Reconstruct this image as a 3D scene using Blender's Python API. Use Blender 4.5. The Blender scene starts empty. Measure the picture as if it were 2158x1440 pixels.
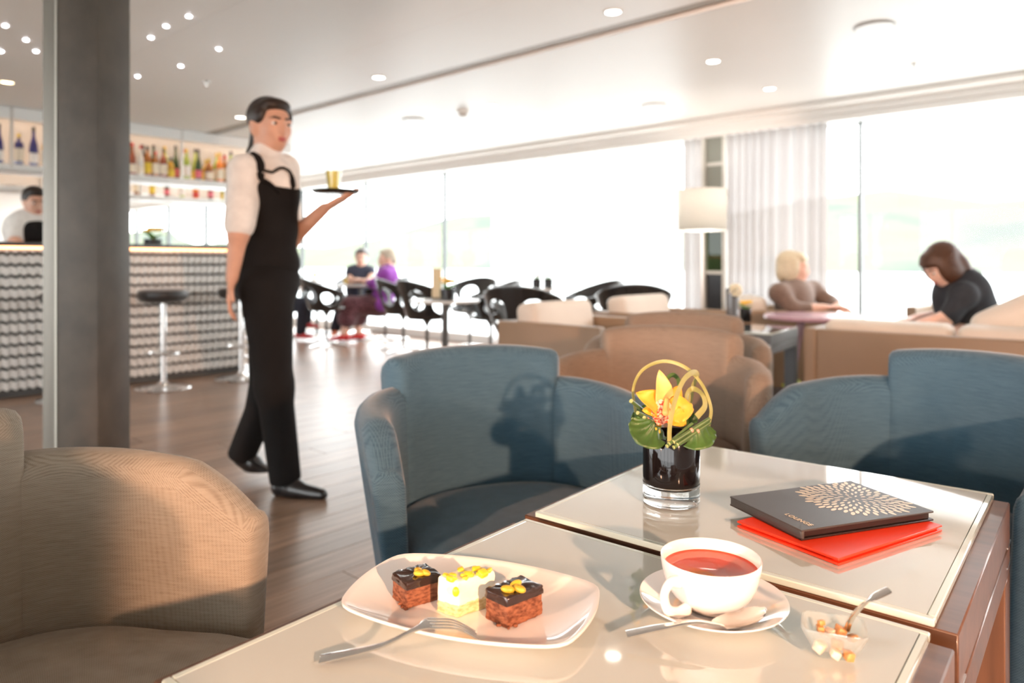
import bpy, bmesh, math, random
import numpy as np
from mathutils import Vector, Matrix

# ------------------------------------------------------------------ camera, world, lights, exposure
F_PX, W_PX, H_PX, HORIZON, CAM_H = 1530.0, 2158.0, 1440.0, 555.0, 0.93
sc = bpy.context.scene
C = sc.collection
cam_d = bpy.data.cameras.new('camera'); cam = bpy.data.objects.new('camera', cam_d); C.objects.link(cam)
cam_d.sensor_fit = 'HORIZONTAL'; cam_d.sensor_width = 36.0; cam_d.lens = 36.0 * F_PX / W_PX
cam_d.shift_y = -(H_PX / 2 - HORIZON) / W_PX
cam_d.clip_start = 0.02; cam_d.clip_end = 6000
cam.location = (0, 0, CAM_H); cam.rotation_euler = (math.radians(90), 0, 0)
cam_d.dof.use_dof = True; cam_d.dof.focus_distance = 0.86; cam_d.dof.aperture_fstop = 4.0
sc.camera = cam
sc.view_settings.view_transform = 'Standard'; sc.view_settings.look = 'None'
sc.view_settings.exposure = 0.0; sc.view_settings.gamma = 1.0; sc.view_settings.use_curve_mapping = False
try:
    sc.cycles.use_denoising = True
    sc.cycles.max_bounces = 8; sc.cycles.diffuse_bounces = 4; sc.cycles.glossy_bounces = 4; sc.cycles.transparent_max_bounces = 16
    sc.cycles.use_adaptive_sampling = True; sc.cycles.adaptive_threshold = 0.02
    sc.cycles.caustics_reflective = False; sc.cycles.caustics_refractive = False
    sc.cycles.sample_clamp_indirect = 6.0
except Exception:
    pass
SKY = 9.0
wd = bpy.data.worlds.new('overcast_sky'); sc.world = wd; wd.use_nodes = True
bg = wd.node_tree.nodes['Background']; bg.inputs['Color'].default_value = (0.97, 0.985, 1.0, 1); bg.inputs['Strength'].default_value = SKY

def look_rot(src, dst):
    return (Vector(dst) - Vector(src)).to_track_quat('-Z', 'Y').to_euler()
def spot_light(name, loc, target, power, color, size, angle, blend=0.3):
    l = bpy.data.lights.new(name, 'SPOT'); l.energy = power; l.color = color; l.shadow_soft_size = size
    l.spot_size = math.radians(angle); l.spot_blend = blend
    o = bpy.data.objects.new(name, l); C.objects.link(o); o.location = loc; o.rotation_euler = look_rot(loc, target); return o
WARM = (1.0, 0.55, 0.33)
spot_light('warm_key_spot', (1.00, -1.35, 1.25), (0.66, 1.63, 0.55), 470, WARM, 0.03, 53, .10)
spot_light('warm_side_spot', (-1.45, -0.25, 1.02), (0.45, 1.1, 0.62), 110, WARM, 0.03, 75)

# room frame: x' = v (towards the window wall), y' = u (along the window wall, towards the bar)
ROOM_A = math.radians(47.8)
MR = Matrix.Rotation(ROOM_A, 4, 'Z')
V_GLASS, Z_CEIL, V_TRENCH, V_GROOVE = 6.05, 2.17, 3.25, 5.66
U_MIN, U_MAX, V_MIN = -5.0, 23.0, -5.4
def portal(name, v, u0, u1, z0, z1, flip):
    l = bpy.data.lights.new(name, 'AREA'); l.shape = 'RECTANGLE'; l.size = u1 - u0; l.size_y = z1 - z0
    l.cycles.is_portal = True
    o = bpy.data.objects.new(name, l); C.objects.link(o)
    c = MR @ Vector((v, (u0 + u1) / 2, (z0 + z1) / 2)); d = MR.to_3x3() @ Vector((1 if flip else -1, 0, 0))
    o.location = c; o.rotation_euler = d.to_track_quat('-Z', 'Z').to_euler()
portal('window_portal_a', V_GLASS + .12, U_MIN, U_MAX, 0.1, 2.05, False)
portal('window_portal_b', V_MIN - .12, U_MIN, U_MAX, 0.1, 2.05, True)

# ------------------------------------------------------------------ picture-to-place helpers (measuring only)
def at(px, py, d):
    return Vector(((px - W_PX / 2) / F_PX * d, d, CAM_H - (py - HORIZON) / F_PX * d))
def on_z(px, py, z):
    return at(px, py, F_PX * (CAM_H - z) / (py - HORIZON))
def at_v(px, v):                       # where the ray of a picture column meets the plane v (plan only): (u, d)
    t = (px - W_PX / 2) / F_PX
    d = v / (math.cos(ROOM_A) * t + math.sin(ROOM_A)); return (-math.sin(ROOM_A) * t + math.cos(ROOM_A)) * d, d
def at_u(px, u):
    t = (px - W_PX / 2) / F_PX
    d = u / (-math.sin(ROOM_A) * t + math.cos(ROOM_A)); return (math.cos(ROOM_A) * t + math.sin(ROOM_A)) * d, d
def uv(u, v, z=0.0):
    return MR @ Vector((v, u, z))

# ------------------------------------------------------------------ materials
MATS = {}
def mat(name, color, rough=0.6, metal=0.0, var=0.0, scale=20.0, bump=0.0, bscale=200.0, coat=0.0, sheen=0.0, emit=None, estr=1.0,
        stretch=None, trans=0.0, spec=0.5, sss=0.0):
    if name in MATS: return MATS[name]
    m = bpy.data.materials.new(name); m.use_nodes = True; nt = m.node_tree; b = nt.nodes['Principled BSDF']
    col = (*color, 1)
    b.inputs['Base Color'].default_value = col; b.inputs['Roughness'].default_value = rough; b.inputs['Metallic'].default_value = metal
    b.inputs['Specular IOR Level'].default_value = spec
    b.inputs['Coat Weight'].default_value = coat; b.inputs['Coat Roughness'].default_value = 0.05
    b.inputs['Sheen Weight'].default_value = sheen
    b.inputs['Transmission Weight'].default_value = trans
    if sss: b.inputs['Subsurface Weight'].default_value = sss; b.inputs['Subsurface Radius'].default_value = (0.02, 0.008, 0.004)
    if emit: b.inputs['Emission Color'].default_value = (*emit, 1); b.inputs['Emission Strength'].default_value = estr
    tc = nt.nodes.new('ShaderNodeTexCoord'); src = tc.outputs['Object']
    if stretch:
        mp = nt.nodes.new('ShaderNodeMapping'); mp.inputs['Scale'].default_value = stretch; nt.links.new(src, mp.inputs['Vector']); src = mp.outputs['Vector']
    if var:
        n = nt.nodes.new('ShaderNodeTexNoise'); n.inputs['Scale'].default_value = scale; n.inputs['Detail'].default_value = 4; nt.links.new(src, n.inputs['Vector'])
        r = nt.nodes.new('ShaderNodeValToRGB'); nt.links.new(n.outputs['Fac'], r.inputs['Fac'])
        r.color_ramp.elements[0].position = .3; r.color_ramp.elements[1].position = .7
        r.color_ramp.elements[0].color = tuple(max(0, c * (1 - var)) for c in color) + (1,)
        r.color_ramp.elements[1].color = tuple(min(1, c * (1 + var)) for c in color) + (1,)
        nt.links.new(r.outputs['Color'], b.inputs['Base Color'])
    if bump:
        n2 = nt.nodes.new('ShaderNodeTexNoise'); n2.inputs['Scale'].default_value = bscale; nt.links.new(src, n2.inputs['Vector'])
        bp = nt.nodes.new('ShaderNodeBump'); bp.inputs['Strength'].default_value = bump; bp.inputs['Distance'].default_value = 0.002
        nt.links.new(n2.outputs['Fac'], bp.inputs['Height']); nt.links.new(bp.outputs['Normal'], b.inputs['Normal'])
    MATS[name] = m; return m
def glass_mat(name, tint=(1, 1, 1), refl=0.04, edge=0.7, rough=0.0, haze=0.0, haze_col=(1, 1, 1)):
    if name in MATS: return MATS[name]
    m = bpy.data.materials.new(name); m.use_nodes = True; nt = m.node_tree; nt.nodes.clear()
    out = nt.nodes.new('ShaderNodeOutputMaterial'); t = nt.nodes.new('ShaderNodeBsdfTransparent'); g = nt.nodes.new('ShaderNodeBsdfGlossy')
    t.inputs['Color'].default_value = (*tint, 1); g.inputs['Roughness'].default_value = rough
    fr = nt.nodes.new('ShaderNodeLayerWeight'); fr.inputs['Blend'].default_value = .5
    pw5 = nt.nodes.new('ShaderNodeMath'); pw5.operation = 'POWER'; pw5.inputs[1].default_value = 5; nt.links.new(fr.outputs['Facing'], pw5.inputs[0])
    mul = nt.nodes.new('ShaderNodeMath'); mul.operation = 'MULTIPLY_ADD'; mul.inputs[1].default_value = edge; mul.inputs[2].default_value = refl
    nt.links.new(pw5.outputs[0], mul.inputs[0])
    mx = nt.nodes.new('ShaderNodeMixShader'); nt.links.new(mul.outputs[0], mx.inputs['Fac']); nt.links.new(t.outputs[0], mx.inputs[1]); nt.links.new(g.outputs[0], mx.inputs[2])
    last = mx.outputs[0]
    if haze:
        df = nt.nodes.new('ShaderNodeBsdfDiffuse'); df.inputs['Color'].default_value = (*haze_col, 1)
        tl = nt.nodes.new('ShaderNodeBsdfTranslucent'); tl.inputs['Color'].default_value = (*haze_col, 1)
        ad = nt.nodes.new('ShaderNodeMixShader'); nt.links.new(df.outputs[0], ad.inputs[1]); nt.links.new(tl.outputs[0], ad.inputs[2])
        m2 = nt.nodes.new('ShaderNodeMixShader'); m2.inputs['Fac'].default_value = haze; nt.links.new(last, m2.inputs[1]); nt.links.new(ad.outputs[0], m2.inputs[2]); last = m2.outputs[0]
    nt.links.new(last, out.inputs['Surface']); MATS[name] = m; return m
def weave_mat(name, c1, c2, freq=900.0, sheen=0.3, rough=0.9):
    """woven upholstery: two-tone fine weave with slubs"""
    m = bpy.data.materials.new(name); m.use_nodes = True; nt = m.node_tree; b = nt.nodes['Principled BSDF']
    b.inputs['Roughness'].default_value = rough; b.inputs['Sheen Weight'].default_value = sheen; b.inputs['Sheen Roughness'].default_value = .4
    b.inputs['Specular IOR Level'].default_value = .15
    tc = nt.nodes.new('ShaderNodeTexCoord')
    def wave(ang, f):
        mp = nt.nodes.new('ShaderNodeMapping'); mp.inputs['Rotation'].default_value = ang; nt.links.new(tc.outputs['Object'], mp.inputs['Vector'])
        w = nt.nodes.new('ShaderNodeTexWave'); w.inputs['Scale'].default_value = f / 4; w.inputs['Distortion'].default_value = .6; w.inputs['Detail Scale'].default_value = 3
        nt.links.new(mp.outputs[0], w.inputs['Vector']); return w
    w1 = wave((0, .78, .6), freq); w2 = wave((0, -.78, -.5), freq)
    mu = nt.nodes.new('ShaderNodeMath'); mu.operation = 'MULTIPLY'; nt.links.new(w1.outputs['Fac'], mu.inputs[0]); nt.links.new(w2.outputs['Fac'], mu.inputs[1])
    mp = nt.nodes.new('ShaderNodeMapping'); mp.inputs['Scale'].default_value = (8, 8, 90); nt.links.new(tc.outputs['Object'], mp.inputs['Vector'])
    n = nt.nodes.new('ShaderNodeTexNoise'); n.inputs['Scale'].default_value = 4; n.inputs['Detail'].default_value = 5; nt.links.new(mp.outputs[0], n.inputs['Vector'])
    ad = nt.nodes.new('ShaderNodeMath'); ad.operation = 'MULTIPLY_ADD'; ad.inputs[1].default_value = .9; nt.links.new(n.outputs['Fac'], ad.inputs[0]); nt.links.new(mu.outputs[0], ad.inputs[2])
    r = nt.nodes.new('ShaderNodeValToRGB'); r.color_ramp.elements[0].position = .3; r.color_ramp.elements[1].position = 1.05 if False else 1.0
    r.color_ramp.elements[0].color = (*c1, 1); r.color_ramp.elements[1].color = (*c2, 1)
    nt.links.new(ad.outputs[0], r.inputs['Fac']); nt.links.new(r.outputs['Color'], b.inputs['Base Color'])
    bp = nt.nodes.new('ShaderNodeBump'); bp.inputs['Strength'].default_value = .25; bp.inputs['Distance'].default_value = .001
    nt.links.new(mu.outputs[0], bp.inputs['Height']); nt.links.new(bp.outputs['Normal'], b.inputs['Normal'])
    MATS[name] = m; return m

# ------------------------------------------------------------------ mesh helpers
class MB:
    """collects vertices and faces of ONE part"""
    def __init__(s): s.v = []; s.f = []
    def add(s, vs, fs):
        o = len(s.v); s.v += [tuple(x) for x in vs]; s.f += [tuple(i + o for i in f) for f in fs]; return s
    def box(s, c, size, M=None):
        hx, hy, hz = size[0] / 2, size[1] / 2, size[2] / 2
        vs = [Vector((x, y, z)) for x in (-hx, hx) for y in (-hy, hy) for z in (-hz, hz)]
        vs = [(M @ p if M else p) + Vector(c) for p in vs]
        return s.add(vs, [(0, 1, 3, 2), (4, 6, 7, 5), (0, 4, 5, 1), (2, 3, 7, 6), (0, 2, 6, 4), (1, 5, 7, 3)])
    def prism(s, poly, z0, z1, M=None):
        n = len(poly); vs = [Vector((p[0], p[1], z0)) for p in poly] + [Vector((p[0], p[1], z1)) for p in poly]
        if M: vs = [M @ p for p in vs]
        return s.add(vs, [tuple(range(n))[::-1], tuple(range(n, 2 * n))] + [(i, (i + 1) % n, n + (i + 1) % n, n + i) for i in range(n)])
    def lathe(s, prof, n=32, c=(0, 0, 0), M=None):
        vs = []; fs = []; k = len(prof)
        for i in range(n):
            a = 2 * math.pi * i / n
            for r, z in prof:
                p = Vector((r * math.cos(a), r * math.sin(a), z)); vs.append((M @ p if M else p) + Vector(c))
        for i in range(n):
            j = (i + 1) % n
            for q in range(k - 1): fs.append((i * k + q, j * k + q, j * k + q + 1, i * k + q + 1))
        if prof[0][0] > 1e-6: fs.append(tuple(i * k for i in range(n))[::-1])
        if prof[-1][0] > 1e-6: fs.append(tuple(i * k + k - 1 for i in range(n)))
        return s.add(vs, fs)
    def loft(s, rings, cap=True, closed=True):
        n = len(rings[0]); vs = [p for r in rings for p in r]; fs = []
        for i in range(len(rings) - 1):
            for j in range(n if closed else n - 1):
                k = (j + 1) % n; fs.append((i * n + j, i * n + k, (i + 1) * n + k, (i + 1) * n + j))
        if cap: fs.append(tuple(range(n))[::-1]); fs.append(tuple((len(rings) - 1) * n + j for j in range(n)))
        return s.add(vs, fs)
    def tube(s, path, rad, n=10, flat=1.0, up=(0, 0, 1), cap=True):
        path = [Vector(p) for p in path]; rings = []
        for i, p in enumerate(path):
            t = (path[min(i + 1, len(path) - 1)] - path[max(i - 1, 0)]).normalized()
            u = Vector(up); u = (u - t * u.dot(t))
            if u.length < 1e-4: u = Vector((1, 0, 0)) - t * t.x
            u.normalize(); w = t.cross(u); r = rad[i] if isinstance(rad, (list, tuple)) else rad
            f = flat[i] if isinstance(flat, (list, tuple)) else flat
            rings.append([p + u * (r * f * math.cos(2 * math.pi * k / n)) + w * (r * math.sin(2 * math.pi * k / n)) for k in range(n)])
        return s.loft(rings, cap)
    def build(s, name, m, parent=None, smooth=False, bevel=0.0, seg=2, sub=0, solid=0.0, M=None, angle=None):
        me = bpy.data.meshes.new(name); me.from_pydata([tuple((M @ Vector(v)) if M else v) for v in s.v], [], s.f); me.update()
        bm = bmesh.new(); bm.from_mesh(me); bmesh.ops.remove_doubles(bm, verts=bm.verts, dist=1e-6); bmesh.ops.recalc_face_normals(bm, faces=bm.faces)
        if bevel:
            es = [e for e in bm.edges if len(e.link_faces) == 2 and e.calc_face_angle(0) > .5]
            bmesh.ops.bevel(bm, geom=es, offset=bevel, segments=seg, affect='EDGES', profile=.5, clamp_overlap=True)
        bm.to_mesh(me); bm.free()
        return obj(name, me, m, parent, smooth or bool(bevel), sub, solid, angle)
def obj(name, me, m, parent=None, smooth=False, sub=0, solid=0.0, angle=None):
    o = bpy.data.objects.new(name, me); C.objects.link(o)
    if m is not None: me.materials.append(m if not isinstance(m, str) else MATS[m])
    if smooth:
        for p in me.polygons: p.use_smooth = True
        if angle is None: angle = 40
        if angle < 179:
            bm = bmesh.new(); bm.from_mesh(me)
            for e in bm.edges:
                if len(e.link_faces) == 2 and e.calc_face_angle(0) > math.radians(angle): e.smooth = False
            bm.to_mesh(me); bm.free()
    if solid: md = o.modifiers.new('thick', 'SOLIDIFY'); md.thickness = solid; md.offset = 0
    if sub: md = o.modifiers.new('round', 'SUBSURF'); md.levels = sub; md.render_levels = sub
    if parent is not None: o.parent = parent
    return o
def tag(o, label=None, cat=None, group=None, kind=None):
    if label: o['label'] = label
    if cat: o['category'] = cat
    if group: o['group'] = group
    if kind: o['kind'] = kind
    return o
def thing(name, label, cat, loc=(0, 0, 0), rz=0.0, group=None):
    o = bpy.data.objects.new(name, None); C.objects.link(o); o.location = loc; o.rotation_euler = (0, 0, rz); o.empty_display_size = .05
    return tag(o, label, cat, group)
def copy_tree(o, parent=None):
    c = o.copy(); C.objects.link(c); c.parent = parent
    for ch in list(o.children): copy_tree(ch, c)
    return c
def struct(o): o['kind'] = 'structure'; return o
def bez(p, n=24):
    """smooth polyline through control points (Catmull-Rom)"""
    p = [Vector(x) for x in p]; q = [p[0] * 2 - p[1]] + p + [p[-1] * 2 - p[-2]]; out = []
    m = len(p) - 1
    for i in range(m):
        for k in range(n):
            t = k / n; a, b, c, d = q[i:i + 4]
            out.append(.5 * ((2 * b) + (c - a) * t + (2 * a - 5 * b + 4 * c - d) * t * t + (3 * b - a - 3 * c + d) * t ** 3))
    return out + [p[-1]]
def lerp_list(xs, n):
    """resample a list of numbers to n entries"""
    return list(np.interp(np.linspace(0, 1, n), np.linspace(0, 1, len(xs)), xs))

# ------------------------------------------------------------------ smooth-union bodies (people, cushions, hair)
def sdf_mesh(prims, vox=0.01, k=0.03):
    P = []
    lo = np.full(3, 1e9); hi = np.full(3, -1e9)
    for pr in prims:
        t = pr[0]
        if t == 'cap':
            a, r0, b, r1 = np.array(pr[1], float), pr[2], np.array(pr[3], float), pr[4]; R = max(r0, r1)
            l = np.minimum(a, b) - R; h = np.maximum(a, b) + R
        else:
            c, rr = np.array(pr[1], float), np.array(pr[2], float); R = float(np.max(rr)) * (1.05 if len(pr) > 3 and pr[3] is not None else 1)
            l = c - (R if len(pr) > 3 and pr[3] is not None else rr); h = c + (R if len(pr) > 3 and pr[3] is not None else rr)
        P.append((l, h))
        if t[0] != '-': lo = np.minimum(lo, l); hi = np.maximum(hi, h)
    pad = 3 * vox + .3 * k; lo -= pad; hi += pad
    n = np.ceil((hi - lo) / vox).astype(int) + 1
    D = np.full(n, 9.0, dtype=np.float32)
    ax = [lo[i] + vox * np.arange(n[i]) for i in range(3)]
    for pr, (l, h) in zip(prims, P):
        t = pr[0]; kk = k
        i0 = np.maximum(((l - k - 3 * vox - lo) / vox).astype(int), 0); i1 = np.minimum(((h + k + 3 * vox - lo) / vox).astype(int) + 2, n)
        if np.any(i1 <= i0): continue
        X, Y, Z = np.meshgrid(ax[0][i0[0]:i1[0]], ax[1][i0[1]:i1[1]], ax[2][i0[2]:i1[2]], indexing='ij')
        if t == 'cap':
            a, r0, b, r1 = np.array(pr[1], float), pr[2], np.array(pr[3], float), pr[4]; ab = b - a; L = max(ab @ ab, 1e-12)
            u = np.clip(((X - a[0]) * ab[0] + (Y - a[1]) * ab[1] + (Z - a[2]) * ab[2]) / L, 0, 1)
            d = np.sqrt((X - a[0] - u * ab[0]) ** 2 + (Y - a[1] - u * ab[1]) ** 2 + (Z - a[2] - u * ab[2]) ** 2) - (r0 + (r1 - r0) * u)
            if len(pr) > 5: kk = pr[5]
        else:
            c, rr = np.array(pr[1], float), np.array(pr[2], float); x, y, z = X - c[0], Y - c[1], Z - c[2]
            if len(pr) > 3 and pr[3] is not None:
                Rm = np.array(pr[3].to_3x3().transposed()); x, y, z = (Rm[0, 0] * x + Rm[0, 1] * y + Rm[0, 2] * z, Rm[1, 0] * x + Rm[1, 1] * y + Rm[1, 2] * z, Rm[2, 0] * x + Rm[2, 1] * y + Rm[2, 2] * z)
            if t in ('ell', '-ell'):
                q = np.sqrt((x / rr[0]) ** 2 + (y / rr[1]) ** 2 + (z / rr[2]) ** 2); g = np.sqrt((x / rr[0] ** 2) ** 2 + (y / rr[1] ** 2) ** 2 + (z / rr[2] ** 2) ** 2) + 1e-9
                d = q * (q - 1) / g
            else:
                rd = pr[4] if len(pr) > 4 else .01
                ex, ey, ez = np.abs(x) - rr[0] + rd, np.abs(y) - rr[1] + rd, np.abs(z) - rr[2] + rd
                d = np.sqrt(np.maximum(ex, 0) ** 2 + np.maximum(ey, 0) ** 2 + np.maximum(ez, 0) ** 2) + np.minimum(np.maximum(ex, np.maximum(ey, ez)), 0) - rd
            if len(pr) > 5: kk = pr[5]
        S = D[i0[0]:i1[0], i0[1]:i1[1], i0[2]:i1[2]]
        if t[0] == '-': S[...] = np.maximum(S, -d); continue
        hh = np.clip(.5 + .5 * (S - d) / kk, 0, 1); S[...] = S * (1 - hh) + d * hh - kk * hh * (1 - hh)
    ins = D < 0
    cells = np.zeros(n - 1, bool); allin = np.ones(n - 1, bool)
    acc = np.zeros(tuple(n - 1) + (3,), np.float32); cnt = np.zeros(n - 1, np.float32)
    sl = lambda o, m: slice(o, m - 1 + o)
    cor = [(i, j, q) for i in (0, 1) for j in (0, 1) for q in (0, 1)]
    for a in range(3):
        others = [x for x in range(3) if x != a]
        for o1 in (0, 1):
            for o2 in (0, 1):
                c0 = [0, 0, 0]; c0[others[0]] = o1; c0[others[1]] = o2; c1 = list(c0); c1[a] = 1
                d0 = D[tuple(sl(c0[i], n[i]) for i in range(3))]; d1 = D[tuple(sl(c1[i], n[i]) for i in range(3))]
                m = (d0 < 0) != (d1 < 0); tt = np.where(m, d0 / np.where(m, d0 - d1, 1), 0)
                for i in range(3): acc[..., i] += m * (c0[i] + (tt if i == a else 0))
                cnt += m
    mask = cnt > 0; idx = -np.ones(n - 1, int); idx[mask] = np.arange(mask.sum())
    ijk = np.argwhere(mask); V = lo + (ijk + acc[mask] / cnt[mask][:, None]) * vox
    Fs = []
    for a in range(3):
        b, c = (a + 1) % 3, (a + 2) % 3
        s0 = [slice(None)] * 3; s1 = [slice(None)] * 3; s0[a] = slice(0, -1); s1[a] = slice(1, None)
        e0, e1 = ins[tuple(s0)], ins[tuple(s1)]; ch = np.argwhere(e0 != e1)
        ch = ch[(ch[:, b] > 0) & (ch[:, c] > 0) & (ch[:, b] < n[b] - 1) & (ch[:, c] < n[c] - 1)]
        if not len(ch): continue
        def cell(db, dc):
            q = ch.copy(); q[:, b] -= db; q[:, c] -= dc; return idx[q[:, 0], q[:, 1], q[:, 2]]
        quad = np.stack([cell(1, 1), cell(0, 1), cell(0, 0), cell(1, 0)], 1)
        fl = e0[ch[:, 0], ch[:, 1], ch[:, 2]]; quad[~fl] = quad[~fl][:, ::-1]
        Fs.append(quad)
    return V, np.concatenate(Fs)
def blob(name, prims, m, parent=None, vox=0.01, k=0.03, smooth_it=2):
    V, Q = sdf_mesh(prims, vox, k)
    # a little laplacian smoothing removes the grid terraces
    for _ in range(smooth_it):
        s = np.zeros_like(V); c = np.zeros(len(V))
        for i in range(4):
            np.add.at(s, Q[:, i], V[Q[:, (i + 1) % 4]]); np.add.at(c, Q[:, i], 1)
            np.add.at(s, Q[:, i], V[Q[:, (i + 3) % 4]]); np.add.at(c, Q[:, i], 1)
        V = V * .5 + .5 * s / np.maximum(c, 1)[:, None]
    me = bpy.data.meshes.new(name); me.from_pydata(V.tolist(), [], Q.tolist()); me.update()
    return obj(name, me, m, parent, True, angle=180)
# ------------------------------------------------------------------ the room (structure)
random.seed(7)
mat('paint_white', (.80, .775, .74), .55, var=.015, scale=2)
mat('paint_ceiling', (.90, .868, .825), .4, var=.01, scale=1.5)
mat('shadow_gap', (.06, .05, .045), .8)
mat('mullion_metal', (.16, .17, .17), .4, .6)
mat('white_trim', (.82, .81, .79), .4)
mat('chrome', (.82, .82, .82), .12, 1.0)
mat('steel_brushed', (.22, .205, .18), .45, .5, var=.06, scale=6, stretch=(40, 40, .6))
mat('black_plastic', (.012, .012, .013), .22)
mat('black_matte', (.012, .012, .013), .6)
glass_mat('window_glass', (.98, .985, .98), .008, .2)

def floor_wood(name, base):
    m = bpy.data.materials.new(name); m.use_nodes = True; nt = m.node_tree; b = nt.nodes['Principled BSDF']
    b.inputs['Roughness'].default_value = .30; b.inputs['Specular IOR Level'].default_value = .6
    tc = nt.nodes.new('ShaderNodeTexCoord'); mp = nt.nodes.new('ShaderNodeMapping'); mp.inputs['Scale'].default_value = (1.1, 26, 1)
    nt.links.new(tc.outputs['Object'], mp.inputs['Vector'])
    oi = nt.nodes.new('ShaderNodeObjectInfo'); va = nt.nodes.new('ShaderNodeVectorMath'); va.operation = 'ADD'
    cx = nt.nodes.new('ShaderNodeMath'); cx.operation = 'MULTIPLY'; cx.inputs[1].default_value = 40; nt.links.new(oi.outputs['Random'], cx.inputs[0])
    nt.links.new(mp.outputs[0], va.inputs[0]); nt.links.new(cx.outputs[0], va.inputs[1])
    n = nt.nodes.new('ShaderNodeTexNoise'); n.inputs['Scale'].default_value = 3; n.inputs['Detail'].default_value = 6; nt.links.new(va.outputs[0], n.inputs['Vector'])
    r = nt.nodes.new('ShaderNodeValToRGB'); r.color_ramp.elements[0].position = .3; r.color_ramp.elements[1].position = .72
    r.color_ramp.elements[0].color = tuple(c * .6 for c in base) + (1,); r.color_ramp.elements[1].color = tuple(c * 1.35 for c in base) + (1,)
    nt.links.new(n.outputs['Fac'], r.inputs['Fac'])
    hv = nt.nodes.new('ShaderNodeHueSaturation'); ra = nt.nodes.new('ShaderNodeMapRange'); ra.inputs['To Min'].default_value = .8; ra.inputs['To Max'].default_value = 1.2
    nt.links.new(oi.outputs['Random'], ra.inputs['Value']); nt.links.new(ra.outputs[0], hv.inputs['Value']); nt.links.new(r.outputs['Color'], hv.inputs['Color'])
    nt.links.new(hv.outputs['Color'], b.inputs['Base Color']); MATS[name] = m; return m
floor_wood('oak_floor', (.27, .175, .12))
fl = struct(MB().box(((V_MIN + 6.3) / 2, (U_MIN + U_MAX) / 2, -.06), (6.3 - V_MIN, U_MAX - U_MIN, .11)).build('floor', 'oak_floor'))
fl.rotation_euler = (0, 0, ROOM_A)
pw, pl = .15, 1.5                      # boards run towards the windows
pm = bpy.data.meshes.new('floor_board')
tmp = MB().box((0, 0, -.0025), (pl - .003, pw - .003, .005)); pm.from_pydata(tmp.v, [], tmp.f); pm.materials.append(MATS['oak_floor'])
for iu in range(54):
    u = 1.4 + pw * (iu + .5)
    off = (iu * .61) % 1.0 * pl
    for iv in range(-1, 5):
        v = iv * pl + off + .2
        if v < .2 or v > 6.0: continue
        o = bpy.data.objects.new('floor_board', pm); C.objects.link(o); o.location = (v, u, 0); o.parent = fl

# ceiling over the bar side, in long panels, and the ceiling by the windows
def room_box(name, v0, v1, u0, u1, z0, z1, m, parent=None):
    return MB().box(((v0 + v1) / 2, (u0 + u1) / 2, (z0 + z1) / 2), (v1 - v0, u1 - u0, z1 - z0)).build(name, m, parent, M=MR if parent is None else None)
ce = struct(room_box('ceiling', V_MIN - .3, 6.5, U_MIN - .3, U_MAX + .3, 2.26, 2.36, 'shadow_gap'))
def ceil_panel(v0, v1, u0, u1, z, nm='ceiling_panel'):
    o = MB().box(((v0 + v1) / 2, (u0 + u1) / 2, z + .02), (v1 - v0, u1 - u0, .04)).build(nm, 'paint_ceiling', M=MR); o.parent = ce; return o
pv = [V_MIN] + [1.68 - .89 * k for k in range(7, -1, -1) if 1.68 - .89 * k > V_MIN] + [2.52, V_TRENCH - .10]
for a, b in zip(pv[:-1], pv[1:]):
    ceil_panel(a + .0015, b - .0015, U_MIN, 6.78, 2.17)
    ceil_panel(a + .0015, b - .0015, 8.9, U_MAX, 2.17)
ceil_panel(V_MIN, V_TRENCH - .1, 6.80, 8.88, 2.165)
# rounded edge of the bar-side ceiling that turns up into the trench
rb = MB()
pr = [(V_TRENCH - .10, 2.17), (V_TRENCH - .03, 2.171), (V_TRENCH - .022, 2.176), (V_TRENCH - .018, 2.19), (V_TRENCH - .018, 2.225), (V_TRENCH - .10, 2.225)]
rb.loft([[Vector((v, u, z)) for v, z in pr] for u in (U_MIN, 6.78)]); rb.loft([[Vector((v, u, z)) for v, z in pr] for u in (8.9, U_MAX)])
o = rb.build('ceiling_edge', mat('painted_edge_shade', (.40, .34, .28), .5), smooth=True, M=MR); o.parent = ce  # taupe base colour paints in the brown shading band along the trench
ceil_panel(V_TRENCH + .02, V_GROOVE - .012, U_MIN, U_MAX, Z_CEIL)
ceil_panel(V_TRENCH + .005, V_TRENCH + .02, U_MIN, U_MAX, 2.158, 'ceiling_lip')
ceil_panel(V_GROOVE + .022, 5.9, U_MIN, U_MAX, 2.135)
struct(room_box('trim_1', 5.86, 6.16, U_MIN, U_MAX, 2.035, 2.26, 'white_trim'))
struct(room_box('trim_2', 5.835, 5.86, U_MIN, U_MAX, 2.085, 2.135, 'white_trim'))
struct(room_box('baseboard_right', 5.98, 6.14, U_MIN, U_MAX, 0, .10, 'white_trim'))
struct(room_box('baseboard_left', V_MIN - .1, V_MIN + .04, U_MIN, U_MAX, 0, .10, 'white_trim'))
struct(room_box('trim_3', V_MIN - .1, V_MIN + .1, U_MIN, U_MAX, 2.05, 2.26, 'white_trim'))
struct(room_box('wall_back', V_MIN - .2, 6.3, U_MIN - .15, U_MIN, 0, 2.36, 'paint_white'))
struct(room_box('wall_far', V_MIN - .2, 6.3, U_MAX, U_MAX + .15, 0, 2.36, 'paint_white'))
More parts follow.
